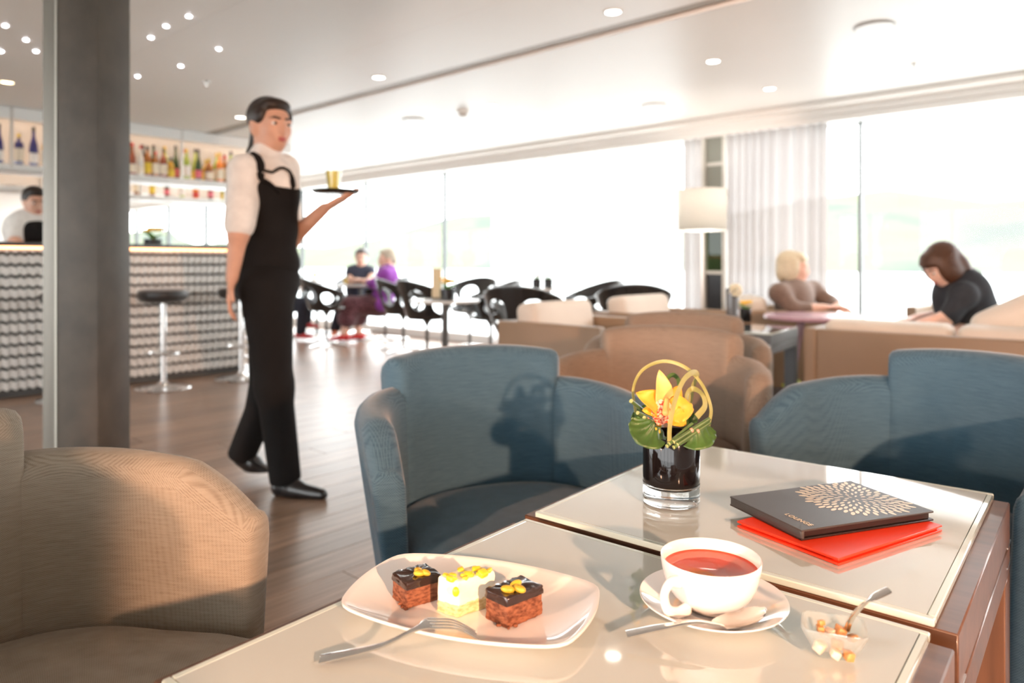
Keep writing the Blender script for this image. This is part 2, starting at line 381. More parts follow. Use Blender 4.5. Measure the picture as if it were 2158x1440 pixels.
# windows: one bay per mullion, each with its pane
BAY = 1.6; u_first = at_v(1814, V_GLASS)[0]
n_w = 1
for side, vg in ((1, V_GLASS), (-1, V_MIN)):
    k0 = math.ceil((U_MIN - u_first) / BAY)
    for k in range(k0, 14):
        u = u_first + k * BAY
        if u + BAY > U_MAX + .8: break
        wide = .022 if side > 0 and u < 12 else .07
        w = struct(room_box('window_%d' % n_w, vg - .03, vg + .03, u - wide / 2, u + wide / 2, .10, 2.05, 'mullion_metal')); n_w += 1
        room = MB().box((vg, u + BAY / 2, 1.07), (.012, BAY - wide, 1.94)).build('pane', 'window_glass', M=MR); room.parent = w

# outside: water and a hazy wooded shore
wm = mat('pale_water', (.55, .58, .58), .35, var=.04, scale=.02)
wt = struct(MB().box((0, 0, -5.5), (5000, 5000, .5)).build('water', wm)); wt.rotation_euler = (0, 0, ROOM_A)
def hill_mat():
    m = bpy.data.materials.new('hazy_shore'); m.use_nodes = True; nt = m.node_tree; b = nt.nodes['Principled BSDF']; b.inputs['Roughness'].default_value = 1; b.inputs['Specular IOR Level'].default_value = 0
    tc = nt.nodes.new('ShaderNodeTexCoord'); n = nt.nodes.new('ShaderNodeTexNoise'); n.inputs['Scale'].default_value = .012; n.inputs['Detail'].default_value = 5
    mp = nt.nodes.new('ShaderNodeMapping'); mp.inputs['Scale'].default_value = (1, 1, 2.4); nt.links.new(tc.outputs['Object'], mp.inputs[0]); nt.links.new(mp.outputs[0], n.inputs['Vector'])
    r = nt.nodes.new('ShaderNodeValToRGB'); nt.links.new(n.outputs['Fac'], r.inputs['Fac'])
    e = r.color_ramp.elements; e[0].position = .34; e[0].color = (.098, .116, .100, 1); e[1].position = .62; e[1].color = (.138, .156, .104, 1)
    x = e.new(.48); x.color = (.126, .141, .112, 1)
    nt.links.new(r.outputs['Color'], b.inputs['Base Color']); return m
hb = MB(); rows = []
rng = random.Random(3)
NU = 90
prof = [60 + 26 * math.sin(i * .17 + 1) + 14 * math.sin(i * .43) + 8 * math.sin(i * 1.1) for i in range(NU)]
for j, (dv, hz) in enumerate(((0, 0), (25, .16), (80, .2), (160, .52), (300, .9), (420, 1.0))):
    rows.append([Vector((520 + dv, -1500 + i * 50, -5.4 + prof[i] * hz + (rng.uniform(-4, 4) if 0 < j else 0))) for i in range(NU)])
hb.loft(rows, cap=False, closed=False)
hl = struct(hb.build('hills', hill_mat(), smooth=True, angle=180, M=MR))

# ---------------------------------------------------------------- pillar by the aisle: stone face, brushed steel edge
stone = mat('grey_stone', (.072, .056, .042), .55, var=.22, scale=9, bump=.3, bscale=60)
pa = on_z(90, 985, 0); pl_d = 2.35
p_root = thing('pillar', 'dark grey stone pillar with a brushed steel edge rising beside the bar', 'pillar', (0, 0, 0)); p_root['kind'] = 'structure'
x0, x1, x2 = (-1079 + 86) / F_PX, (-1079 + 118) / F_PX, (-1079 + 206) / F_PX
MB().box(((x1 + x2) / 2 * pl_d, pl_d + .10, 1.08), ((x2 - x1) * pl_d, .2, 2.17)).build('stone_face', stone, p_root, bevel=.003)
MB().box(((x0 + x1) / 2 * pl_d - .001, pl_d + .105, 1.08), ((x1 - x0) * pl_d - .004, .2, 2.17)).build('steel_edge', 'steel_brushed', p_root, bevel=.004)
MB().box((x1 * pl_d, pl_d + .004, 1.08), (.006, .012, 2.17)).build('corner_bead', mat('bead_metal', (.40, .38, .33), .45, .5), p_root)
# ------------------------------------------------------------------ lounge tables
TZ = 0.58; TZB = 0.584               # tops of the front and the back table
def P(px, py, z=TZ): return on_z(px, py, z)
A = P(1127, 1078.5, TZB); A.z = 0
E1 = Vector((.776, -.631, 0)).normalized(); E2 = Vector((-E1.y, E1.x, 0))
TR = math.atan2(E1.y, E1.x)            # table frame: x along E1, y along E2
def wood_mat(name, base, rough=.35, along=0):
    s = [30, 30, 30]; s[along] = 2
    return mat(name, base, rough, var=.28, scale=1.6, stretch=tuple(s), coat=.15)
wood_mat('walnut', (.125, .058, .032), along=0); wood_mat('walnut_leg', (.15, .066, .032), along=2)
mat('glass_paint', (.56, .60, .56), .035, spec=.7, coat=.6, var=.004, scale=3)
mat('glass_rim', (.66, .75, .68), .03, spec=.8, coat=1.0)
mat('metal_inlay', (.86, .85, .83), .2, 1.0)
def lounge_table(label, origin, glass='glass_paint', apron='walnut', leg='walnut_leg', sx=.487, sy=.498, rz=TR, z=TZ):
    t = thing('lounge_table', label, 'table', origin, rz, 'small square glass-topped lounge tables')
    th = .008
    g = MB().box((sx / 2, sy / 2, z - th / 2), (sx - .016, sy - .016, th)).build('glass_top', glass, t)
    for (cx, cy, wx, wy) in ((sx / 2, .004, sx, .008), (sx / 2, sy - .004, sx, .008), (.004, sy / 2, .008, sy - .016), (sx - .004, sy / 2, .008, sy - .016)):
        MB().box((cx, cy, z - th / 2), (wx, wy, th)).build('glass_rim', 'glass_rim', g, bevel=.0012, seg=1)
    ox = .020
    # wooden frame in two layers with a shadow joint
    MB().box((sx / 2, sy / 2, z - th - .029), (sx + 2 * ox, sy - .004, .056)).build('top_frame', apron, t, bevel=.0015, seg=1)
    MB().box((sx / 2, sy / 2, z - th - .0595), (sx + 2 * ox - .006, sy - .010, .004)).build('shadow_joint', 'shadow_gap', t)
    MB().box((sx / 2, sy / 2, z - th - .082), (sx + 2 * ox, sy - .004, .04)).build('apron', apron, t, bevel=.0015, seg=1)
    for ex in (-1, 1):
        for ey in (-1, 1):
            lx = sx / 2 + ex * (sx / 2 + ox - .026); ly = sy / 2 + ey * (sy / 2 - .034)
            l = MB().prism([(lx - .026, ly - .032), (lx + .026, ly - .032), (lx + .026, ly + .032), (lx - .026, ly + .032)], 0, z - th - .102).build('leg', leg, t, bevel=.0015, seg=1)
            for k, zz in enumerate((z - th - .057, z - th - .085)):
                MB().box((sx / 2 + ex * (sx / 2 + ox), ly + ey * .012 - k * .004, zz), (.0024, .042, .0026)).build('metal_inlay', 'metal_inlay', t)
    return t
tb_back = lounge_table('lounge table with milky glass top under the orchid vase and menu folders', A, z=TZB)
O2 = A - E2 * (.498 + .0195)
tb_front = lounge_table('lounge table with milky glass top carrying the cake plate and tea cup', O2)

# ------------------------------------------------------------------ tub chairs
weave_mat('blue_wool', (.036, .080, .118), (.080, .146, .198), 500, .35)
weave_mat('taupe_weave', (.23, .19, .148), (.38, .33, .265), 900, .15)
weave_mat('sand_weave', (.20, .145, .108), (.31, .24, .185), 600, .15)
mat('dark_leg', (.03, .022, .018), .4)
def tub_plan(s):
    """inner wall outline in plan, s in [-1,1] from one arm front over the back to the other; returns point, outward normal"""
    a, b, L = .242, .225, .095
    arc = 1.22; tot = L + arc * .31
    t = abs(s) * 1.0; sg = 1 if s >= 0 else -1
    cut = .40                          # |s| > 1-cut : the straight arm
    if t > 1 - cut:
        q = (t - (1 - cut)) / cut
        return Vector((sg * (a + .012 * q), -L * q, 0)), Vector((sg, .05, 0)).normalized()
    ang = math.pi / 2 - sg * (t / (1 - cut)) * math.pi / 2
    n = 2.35
    ca, sa = math.cos(ang), math.sin(ang)
    x = math.copysign(abs(ca) ** (2 / n), ca) * a; y = abs(sa) ** (2 / n) * b
    nx = math.copysign(abs(ca) ** (2 - 2 / n) / a, ca); ny = abs(sa) ** (2 - 2 / n) / b
    return Vector((x, y, 0)), Vector((nx, ny, 0)).normalized()
STEP = .26
def wall_ring(p, n, h, th, z0, lean, inner_off=0.0):
    """closed cross-section of the padded wall"""
    r = min(th * .46, .034); pts = []
    def pt(o, z):                      # o: offset outward from the inner face
        f = (z - z0) / max(h - z0, .01)
        return p + n * (o + inner_off + lean * (z - .45)) - n * ((1 - min(max((z - .12) / .5, 0), 1)) * .055 if o > th * .5 else 0) + Vector((0, 0, z))
    zs = lerp_list([z0, h - r], 5)
    for z in zs: pts.append(pt(0, z))
    for k in range(1, 6):
        a = math.pi * k / 6; pts.append(pt(th / 2 - th / 2 * math.cos(a), h - r + r * math.sin(a)))
    for z in zs[::-1]: pts.append(pt(th, z))
    return pts
def tub_chair(label, loc, rz, fabric, seat_z=.443, hb=.745, scale=1.0):
    t = thing('tub_chair', label, 'chair', (*loc, 0), rz, 'low padded tub chairs'); t.scale = (scale, scale, 1)
    for sg in (-1, 1):
        rings = []
        for i in range(27):
            q = i / 26; s = sg * (STEP - .04 + (1 - STEP + .04) * q); p, n = tub_plan(s)
            h = .672 - .085 * max(0, (q - .12) / .88) ** 1.7
            rings.append(wall_ring(p, n, h, .070, .13, .05))
        # rounded front end
        p, n = tub_plan(sg)
        for d, sh in ((.010, .003), (.016, .012), (.018, .026)):
            c = p + n * .035; rr = []
            for v in wall_ring(p, n, .587 - sh * .6, .070, .13 + sh * .5, .05):
                w = (v - c); f = 1 - sh / .04; rr.append(c + Vector((w.x * f, w.y - d, w.z)))
            rings.append(rr)
        if sg > 0: rings = [r[::-1] for r in rings]
        MB().loft(rings).build('arm', fabric, t, smooth=True, angle=75)
    rings = []
    N = 30
    for i in range(N + 1):
        q = i / N; s = -STEP + 2 * STEP * q; p, n = tub_plan(s)
        e = min(q, 1 - q); h = hb - .012 * (abs(q - .5) * 2) ** 2
        rings.append(wall_ring(p, n, h, .078, .13, .06, -.006))
    def endcap(r, sg):
        c = sum(r, Vector()) / len(r); out = []
        tdir = (rings[-1][0] - rings[-2][0]).normalized() if sg > 0 else (rings[0][0] - rings[1][0]).normalized()
        for d, f in ((.012, .93), (.018, .80)):
            out.append([c + Vector(((v.x - c.x) * f, (v.y - c.y) * f, (v.z - c.z) * (1 - (1 - f) * .10) - (1 - f) * .05)) + tdir * d for v in r])
        return out
    e0 = endcap(rings[0], -1); e1 = endcap(rings[-1], 1)
    MB().loft(e0[::-1] + rings + e1).build('backrest', fabric, t, smooth=True, angle=75)
    # seat cushion: fills the tub and rolls over at the front
    rings = []
    outl = [tub_plan(-1 + 2 * i / 48)[0] for i in range(49)]
    front = [Vector((.256 * math.cos(a) , -.095 - .140 * math.sin(a) ** .6, 0)) for a in [math.pi * k / 14 for k in range(1, 14)]]
    poly = [p + Vector((0, 0, 0)) for p in outl] + front
    cen = Vector((0, -.02, 0))
    def ring(f, z, dome=0): return [cen + (p - cen) * f + Vector((0, 0, z)) for p in poly]
    prof = [(.90, .16), (.97, .18), (1.0, .24), (1.0, seat_z - .05), (.99, seat_z - .025), (.96, seat_z - .006), (.9, seat_z + .003), (.7, seat_z + .010), (.4, seat_z + .014), (.12, seat_z + .015)]
    MB().loft([ring(f, z) for f, z in prof]).build('seat', fabric, t, smooth=True, angle=75)
    for x in (-.2, .2):
        for y in (-.18, .2):
            MB().lathe([(.018, 0), (.022, .17)], 10, (x, y, 0)).build('leg', 'dark_leg', t, smooth=True)
    return t
tub_chair('teal blue tub chair facing the orchid table, flower shadow on its back', (.008, 1.410), math.radians(24), 'blue_wool', scale=.95)
tub_chair('teal blue tub chair beside the menu folders, cut off at its far side', (.760, 1.398), math.radians(-66), 'blue_wool')
tub_chair('grey-brown woven tub chair close by, its seat in front of the cake plate', (-.522, .748), math.radians(76), 'taupe_weave')
tub_chair('sand coloured tub chair standing behind the orchid vase', (.372, 1.935), math.radians(-24), 'sand_weave', scale=.95)
# ------------------------------------------------------------------ things on the front table
mat('porcelain', (.86, .83, .80), .08, coat=.5, spec=.6)
mat('silver', (.86, .84, .80), .10, 1.0)
random.seed(11)
# plate: soft rectangle with bowed sides
zr = TZ + .016
pc = [P(712, 1276, zr), P(846, 1166, zr), P(1262, 1232, zr), P(1188, 1364, zr)]
pcen = sum(pc, Vector()) / 4
def plate_outline(n=18):
    out = []
    for i in range(4):
        a, b = pc[i] - pcen, pc[(i + 1) % 4] - pcen; mid = (a + b) / 2; nrm = mid.normalized(); bow = (b - a).length * .085
        for k in range(n):
            t = k / n; out.append(a.lerp(b, t) + nrm * bow * (1 - (2 * t - 1) ** 2))
    for _ in range(3):                 # round the corners
        out = [(out[i - 1] + out[i] * 2 + out[(i + 1) % len(out)]) / 4 for i in range(len(out))]
    return [Vector((p.x, p.y, 0)) for p in out]
po = plate_outline()
def pring(f, z): return [Vector((pcen.x, pcen.y, z)) + p * f for p in po]
prof = [(.02, .0065), (.45, .0062), (.66, .0062), (.76, .0075), (.86, .0105), (.95, .0142), (.99, .0168), (1.0, .0166), (1.0, .0140), (.95, .0112), (.84, .0065), (.72, .0025), (.66, .0006), (.60, .0004), (.02, .0024)]
pl = MB().loft([pring(f, TZ + z) for f, z in prof]).build('dessert_plate', 'porcelain', smooth=True, angle=60)
tag(pl, 'white porcelain rectangular plate with bowed rim holding three cake pieces', 'plate')
PZ = TZ + .0066

def cake_mat(name, base, dark, scale=160):
    m = bpy.data.materials.new(name); m.use_nodes = True; nt = m.node_tree; b = nt.nodes['Principled BSDF']; b.inputs['Roughness'].default_value = .85; b.inputs['Specular IOR Level'].default_value = .2
    tc = nt.nodes.new('ShaderNodeTexCoord'); mp = nt.nodes.new('ShaderNodeMapping'); mp.inputs['Scale'].default_value = (1, 1, 2.2); nt.links.new(tc.outputs['Object'], mp.inputs[0])
    n = nt.nodes.new('ShaderNodeTexNoise'); n.inputs['Scale'].default_value = scale; n.inputs['Detail'].default_value = 6; nt.links.new(mp.outputs[0], n.inputs['Vector'])
    r = nt.nodes.new('ShaderNodeValToRGB'); r.color_ramp.elements[0].position = .36; r.color_ramp.elements[1].position = .6; r.color_ramp.elements[0].color = (*dark, 1); r.color_ramp.elements[1].color = (*base, 1)
    nt.links.new(n.outputs['Fac'], r.inputs['Fac']); nt.links.new(r.outputs['Color'], b.inputs['Base Color'])
    bp = nt.nodes.new('ShaderNodeBump'); bp.inputs['Strength'].default_value = .7; bp.inputs['Distance'].default_value = .002; nt.links.new(n.outputs['Fac'], bp.inputs['Height']); nt.links.new(bp.outputs[0], b.inputs['Normal'])
    MATS[name] = m
cake_mat('chocolate_mousse', (.30, .115, .060), (.13, .042, .022)); cake_mat('sponge', (.80, .66, .36), (.62, .45, .20)); cake_mat('cream', (.90, .85, .70), (.86, .80, .62), 60)
mat('chocolate_glaze', (.030, .013, .009), .16, coat=.6, var=.3, scale=60)
mat('pistachio', (.62, .40, .03), .45, var=.35, scale=120); mat('mango', (.86, .60, .02), .30, coat=.3, var=.15, scale=150)
def rough_block(name, corners, z0, z1, m, parent, jit=.0008, taper=.0, n=12, nz=6, top_wave=0.0, seed=1):
    """a cut block with slightly ragged faces over a quadrilateral base"""
    rng = random.Random(seed); mb = MB(); cen = sum(corners, Vector()) / 4
    outl = []
    for i in range(4):
        for k in range(n): outl.append(corners[i].lerp(corners[(i + 1) % 4], k / n))
    outl = [(outl[i - 1] + outl[i] * 4 + outl[(i + 1) % len(outl)]) / 6 for i in range(len(outl))]
    rings = []
    for j in range(nz + 1):
        q = j / nz; z = z0 + (z1 - z0) * q
        rings.append([Vector((cen.x, cen.y, 0)) + (p - cen) * (1 - taper * q) + Vector((rng.uniform(-jit, jit), rng.uniform(-jit, jit), z + (rng.uniform(-jit, jit) * .5 if 0 < j else 0))) for p in outl])
    for f, dz in ((.96, .0012), (.8, .0016), (.45, .0014), (.1, .0014)):
        rings.append([Vector((cen.x, cen.y, 0)) + (p - cen) * f * (1 - taper) + Vector((0, 0, z1 + dz + top_wave * math.sin(18 * f + 300 * (p - cen).x + 500 * (p - cen).y))) for p in outl])
    return mb.loft(rings).build(name, m, parent, smooth=True, angle=50)
def quad(L, Fr, Rt, z):
    """base corners from three visible bottom corners (left, front, right) given in the picture"""
    l, f, r = P(*L, z), P(*Fr, z), P(*Rt, z); b = l + r - f
    out = [l, f, r, b]
    for p in out: p.z = 0
    return out
def nut(parent, c, rot, tilt, s=1.0):
    M = Matrix.Translation(c) @ Matrix.Rotation(rot, 4, 'Z') @ Matrix.Rotation(tilt, 4, 'Y') @ Matrix.Diagonal((.0068 * s, .0041 * s, .0036 * s, 1))
    pr = [(math.sin(math.pi * i / 10), -math.cos(math.pi * i / 10)) for i in range(11)]; pr[0] = (0, -1); pr[-1] = (0, 1)
    mb = MB(); mb.lathe(pr, 14); mb.build('pistachio_nut', 'pistachio', parent, smooth=True, M=M @ Matrix.Rotation(math.pi / 2, 4, 'Y'), angle=180)
def choc_cake(label, L, Fr, Rt, h, nuts, seed):
    base = quad(L, Fr, Rt, PZ); cen = sum(base, Vector()) / 4
    t = thing('chocolate_cake', label, 'cake', (0, 0, 0))
    hz = h * .70
    rough_block('mousse', base, PZ, PZ + hz, 'chocolate_mousse', t, .0007, .02, seed=seed)
    top = [cen + (p - cen) * 1.035 for p in base]
    rough_block('glaze', top, PZ + hz, PZ + h - .0015, 'chocolate_glaze', t, .0004, .03, nz=4, top_wave=.0007, seed=seed + 1)
    rng = random.Random(seed)
    for k in range(5):
        e = rng.choice((0, 1)); q = base[e].lerp(base[e + 1], rng.uniform(.55, 1) if e == 0 else rng.uniform(0, .45)) ; q = cen + (q - cen) * rng.uniform(1.04, 1.12)
        blob('crumb', [('ell', (q.x, q.y, PZ + .0012), (rng.uniform(.0015, .003), rng.uniform(.0015, .003), .0014))], 'chocolate_mousse', t, .0006, .001, 0)
    for (px, py, rot, tilt, s) in nuts:
        z = PZ + h + .0025; p = P(px, py, z); nut(t, p, rot, tilt, s)
    return t
choc_cake('chocolate mousse cake piece with dark glaze, left of the cream slice', (826, 1258), (857, 1284), (930, 1262), .026, [(882, 1203, 1.1, .5, .95), (884, 1208, .3, .1, .9), (897, 1207, -.3, .2, .8)], 3)
choc_cake('chocolate mousse cake piece with dark glaze, right of the cream slice', (1022, 1302), (1069, 1326), (1145, 1294), .029, [(1070, 1242, -.1, .1, 1.0), (1087, 1231, .5, -.2, .95), (1095, 1241, -.6, .1, 1.0)], 8)
cb = quad((919, 1287), (964, 1302), (1047, 1273), PZ)
t = thing('cream_slice', 'cream slice on sponge with yellow mango cubes, between the chocolate pieces', 'cake')
rough_block('sponge', cb, PZ, PZ + .0105, 'sponge', t, .0008, .01, seed=21)
cc = sum(cb, Vector()) / 4
rough_block('cream', [cc + (p - cc) * .985 for p in cb], PZ + .0105, PZ + .0325, 'cream', t, .0004, .04, seed=22)
rng = random.Random(5)
for i in range(13):
    a, b = rng.uniform(.06, .94), ((i * .618) % 1) * .86 + .07
    q = cb[0].lerp(cb[1], a).lerp(cb[3].lerp(cb[2], a), b); s = rng.uniform(.0032, .0052)
    M = Matrix.Rotation(rng.uniform(0, 3), 4, 'Z') @ Matrix.Rotation(rng.uniform(-.4, .4), 4, 'X')
    blob('mango_cube', [('box', (q.x, q.y, PZ + .0342), (s, s * rng.uniform(.7, 1), s * .62), M, .0016)], 'mango', t, .0009, .001, 2)
q = P(962, 1240, PZ + .03)
blob('mango_cube', [('ell', (q.x - .0005, q.y - .0012, PZ + .0270), (.0035, .0028, .005))], 'mango', t, .0009, .001, 1)

# ---- cutlery
def strip(path, halfw, thick, sag=None, n=10):
    """solid metal strip: path points, half widths, thicknesses; sag bows the cross-section downward (spoon bowl)"""
    rings = []; m = len(path)
    for i, p in enumerate(path):
        t = (path[min(i + 1, m - 1)] - path[max(i - 1, 0)]).normalized(); side = t.cross(Vector((0, 0, 1))).normalized(); up = side.cross(t)
        top, bot = [], []
        for k in range(n + 1):
            x = -1 + 2 * k / n; s = (sag[i] if sag else 0) * (1 - x * x)
            e = thick[i] * .5 * (1 - abs(x) ** 4 * .6)
            top.append(p + side * halfw[i] * x + up * (e - s)); bot.append(p + side * halfw[i] * x + up * (-e - s))
        rings.append(top + bot[::-1])
    return rings
def fork():
    t = thing('dessert_fork', 'silver dessert fork leaning its tines on the cake plate rim', 'fork')
    a = P(674, 1390, TZ + .004); b = P(800, 1362, TZ + .012); c = P(868, 1330, TZ + .023); d = P(905, 1314, TZ + .026); e = P(960, 1319, TZ + .022); f = P(1006, 1340, TZ + .0115)
    pth = bez([a, b, c, d], 10); nn = len(pth)
    hw = lerp_list([.0072, .0060, .0045, .0033, .0028, .0030, .0060, .0095], nn); th = lerp_list([.0022, .0026, .0030, .0034, .0034, .003, .0024, .002], nn)
    MB().loft(strip(pth, hw, th)).build('handle', 'silver', t, smooth=True)
    dd = (e - c); side = dd.cross(Vector((0, 0, 1))).normalized()
    for k in range(4):
        o = (k - 1.5) * .0056
        p2 = bez([d + side * o * .98 - dd * .02, e + side * o + Vector((0, 0, .001)), f + side * o * .9], 10)
        MB().loft(strip(p2, lerp_list([.0017, .0014, .0012, .0007], len(p2)), lerp_list([.0019, .0016, .0012], len(p2)), n=4)).build('tine', 'silver', t, smooth=True)
fork()
# ---- saucer, cup, tea
sx_, sy_ = .2010, .7270
M0 = Matrix.Translation((sx_, sy_, TZ))
s = MB().lathe([(0, .003), (.026, .003), (.028, .0045), (.030, .0032), (.045, .0060), (.060, .0118), (.0705, .0172), (.0718, .0176), (.0722, .0165), (.060, .0092), (.044, .0030), (.030, .0006), (.026, .0002), (0, .0012)], 64).build('saucer', 'porcelain', smooth=True, M=M0, angle=60)
tag(s, 'white porcelain saucer under the tea cup', 'saucer')
cz = TZ + .0046
cup = thing('tea_cup', 'wide white porcelain cup filled with red tea', 'cup', (sx_ - .001, sy_ + .004, cz))
H = .0500; RM = .0495
outp = [(0, .0025), (.018, .0025), (.0185, .0), (.0225, .0), (.0235, .0020), (.032, .0065), (.040, .0155), (.0455, .027), (.0483, .039), (.0495, H), (.0490, H + .0006), (.0480, H), (.0466, .039), (.0438, .027), (.0385, .017), (.031, .0095), (.020, .0058), (0, .0052)]
MB().lathe(outp, 72).build('cup_body', 'porcelain', cup, smooth=True, angle=60)
tea = bpy.data.materials.new('red_tea'); tea.use_nodes = True; b_ = tea.node_tree.nodes['Principled BSDF']; b_.inputs['Base Color'].default_value = (.62, .085, .045, 1); b_.inputs['Roughness'].default_value = .015; b_.inputs['Specular IOR Level'].default_value = .8; b_.inputs['Subsurface Weight'].default_value = .3; b_.inputs['Subsurface Radius'].default_value = (.02, .004, .002)
MB().lathe([(0, .0375), (.0430, .0375), (.0456, .0383), (.0463, .0392), (.0448, .032), (0, .030)], 64).build('tea', tea, cup, smooth=True, angle=60)
hd = Vector((-.80, -.60, 0)).normalized()
hp = bez([hd * .0455 + Vector((0, 0, .036)), hd * .060 + Vector((0, 0, .0395)), hd * .0690 + Vector((0, 0, .031)), hd * .0655 + Vector((0, 0, .0165)), hd * .0530 + Vector((0, 0, .0085)), hd * .0345 + Vector((0, 0, .0075))], 8)
MB().tube(hp, lerp_list([.0062, .0056, .0052, .0052, .0056, .0070], len(hp)), 12, .62, up=(-hd.y, hd.x, 0)).build('handle', 'porcelain', cup, smooth=True, angle=180)
def teaspoon():
    t = thing('teaspoon', 'silver teaspoon lying across the saucer in front of the cup', 'spoon')
    a = P(1320, 1337, TZ + .010); b = P(1395, 1322, TZ + .016); c = P(1462, 1312, TZ + .0205); d = P(1502, 1316, TZ + .0180); e = P(1524, 1319, TZ + .0160); f = P(1570, 1300, TZ + .0140); g = P(1612, 1281, TZ + .0155)
    p1 = bez([a, b, c, d, e], 8); n1 = len(p1)
    MB().loft(strip(p1, lerp_list([.0062, .0058, .0045, .0032, .0028, .0030, .0040], n1), lerp_list([.0022, .0026, .0030, .0032, .003, .002], n1))).build('handle', 'silver', t, smooth=True)
    p2 = bez([d.lerp(e, .6), f, g], 12); n2 = len(p2)
    hw = [.0138 * max(.02, math.sin(math.pi * min(1, (.12 + .88 * i / (n2 - 1)) ** .9))) ** .55 for i in range(n2)]
    MB().loft(strip(p2, hw, [.0014] * n2, [.42 * h * math.sin(math.pi * i / (n2 - 1)) ** .5 for i, h in enumerate(hw)], 16)).build('bowl', 'silver', t, smooth=True, angle=80)
teaspoon()
# ---- sugar dish of clear glass with rock sugar
dish_glass = glass_mat('dish_glass', (.93, .96, .94), .10, .9, .02, .22, (.9, .92, .9))
rim = [P(1689, 1284, TZ + .030), P(1688, 1328, TZ + .030), P(1834, 1352, TZ + .030), P(1821, 1303, TZ + .030)]
bas = [P(1716, 1352, TZ + .0035), P(1722, 1378, TZ + .0035), P(1801, 1388, TZ + .0035), P(1801, 1362, TZ + .0035)]
rc = sum(rim, Vector()) / 4; bc = sum(bas, Vector()) / 4
def rsq(cs, f, z, n=8):
    c = sum(cs, Vector()) / 4; out = []
    for i in range(4):
        for k in range(n): out.append(cs[i].lerp(cs[(i + 1) % 4], k / n))
    for _ in range(2): out = [(out[i - 1] + out[i] * 2 + out[(i + 1) % len(out)]) / 4 for i in range(len(out))]
    return [Vector((c.x + (p.x - c.x) * f, c.y + (p.y - c.y) * f, z)) for p in out]
rings = [rsq(bas, .05, TZ + .0002), rsq(bas, 1.0, TZ + .0002), rsq(rim, 1.0, TZ + .0290), rsq(rim, .99, TZ + .0302), rsq(rim, .91, TZ + .0300), rsq(bas, .92, TZ + .0052), rsq(bas, .05, TZ + .0042)]
d_ = MB().loft(rings).build('sugar_dish', dish_glass, smooth=True, angle=45)
tag(d_, 'small square clear glass dish holding rock sugar near the table corner', 'dish')
mat('rock_sugar_brown', (.62, .27, .085), .35, var=.3, scale=300, bump=.4, bscale=500, sss=.0); mat('rock_sugar_pale', (.82, .62, .48), .4, var=.12, scale=300, bump=.4, bscale=500)
rng = random.Random(9)
names = ['amber lump of rock sugar at the back left of the dish', 'pale lump of rock sugar leaning on the dish side', 'square brown lump of rock sugar below the sugar spoon', 'small brown lump of rock sugar at the right inside the dish', 'large pale lump of rock sugar at the front of the dish', 'round amber lump of rock sugar on the dish floor at the right',
         'whitish lump of rock sugar on the dish floor in the middle', 'flat brown lump of rock sugar in the middle of the dish', 'tiny amber chip of rock sugar on top of the pile']
spots = [(1729, 1326, .022, .0052, 0), (1748, 1334, .018, .0055, 1), (1771, 1331, .020, .0062, 0), (1797, 1345, .015, .0045, 0), (1728, 1362, .012, .0068, 1), (1788, 1381, .0090, .0060, 0), (1760, 1378, .0088, .0052, 1), (1765, 1358, .014, .0058, 0), (1731, 1313, .0270, .0036, 0)]
for nm, (px, py, z, r, k) in zip(names, spots):
    p = P(px, py, TZ + z); vs = []
    M = Matrix.Translation(p) @ Matrix.Rotation(rng.uniform(0, 3), 4, 'Z') @ Matrix.Rotation(rng.uniform(-.5, .5), 4, 'X')
    mb = MB(); mb.box((0, 0, 0), (r * 1.7, r * rng.uniform(1.2, 1.7), r * 1.35)); mb.v = [(x * rng.uniform(.8, 1.1), y * rng.uniform(.8, 1.1), z_ * rng.uniform(.8, 1.1)) for x, y, z_ in mb.v]
    o = mb.build('rock_sugar', 'rock_sugar_brown' if k == 0 else 'rock_sugar_pale', bevel=r * .22, seg=2, M=M)
    tag(o, nm, 'sugar', 'rock sugar lumps in the glass dish')
a = P(1783, 1332, TZ + .018); b = P(1797, 1300, TZ + .040); c = P(1830, 1266, TZ + .062); d = P(1874, 1243, TZ + .072)
pt = bez([a, b, c, d], 10)
o = MB().loft(strip(pt, lerp_list([.0030, .0026, .0030, .0048, .0052], len(pt)), lerp_list([.0022, .0030, .0028, .0022], len(pt)))).build('sugar_spoon', 'silver', smooth=True)
tag(o, 'small silver spoon standing in the sugar dish, handle up', 'spoon')

# ------------------------------------------------------------------ menu folders
mat('black_cover', (.050, .045, .042), .42, bump=.15, bscale=900); mat('black_edge', (.020, .010, .008), .4)
mat('red_cover', (.83, .045, .012), .38, bump=.1, bscale=900); mat('gold_print', (.78, .62, .40), .35, spec=.6); mat('paper_pages', (.75, .66, .58), .8)
def folder(name, label, cs, z, th, cover, edge):
    t = thing(name, label, 'menu', (0, 0, 0))
    c = [Vector((p.x, p.y, 0)) for p in cs]; cen = sum(c, Vector()) / 4
    def pr(f, z0, z1, nm, m, bv=.0006):
        return MB().prism([cen + (p - cen) * f for p in c], z0, z1).build(nm, m, t, bevel=bv, seg=1)
    pr(1.0, z, z + .0026, 'back_cover', edge); pr(.955, z + .0028, z + th - .0030, 'pages', edge)
    return t, pr(1.0, z + th - .0026, z + th, 'front_cover', cover), c, cen
zr1 = TZB + .0005
rl, rf, rr_ = P(1553, 1101, TZB + .007), P(1767, 1187, TZB + .004), P(1986, 1110, TZB + .007)
rt, rcv, c_, cen_ = folder('menu_folder', 'bright red menu folder lying under the black one', [rl, rf, rr_, rl + rr_ - rf], zr1, .0085, 'red_cover', 'red_cover')
ztop = TZB + .0225
bl, ba, br, bf = P(1538, 1046, ztop), P(1792, 1013, ztop), P(1968, 1077, ztop), P(1688, 1116, ztop)
bf2 = bl + br - ba; bf = (bf + bf2) / 2
zb = TZB + .0095
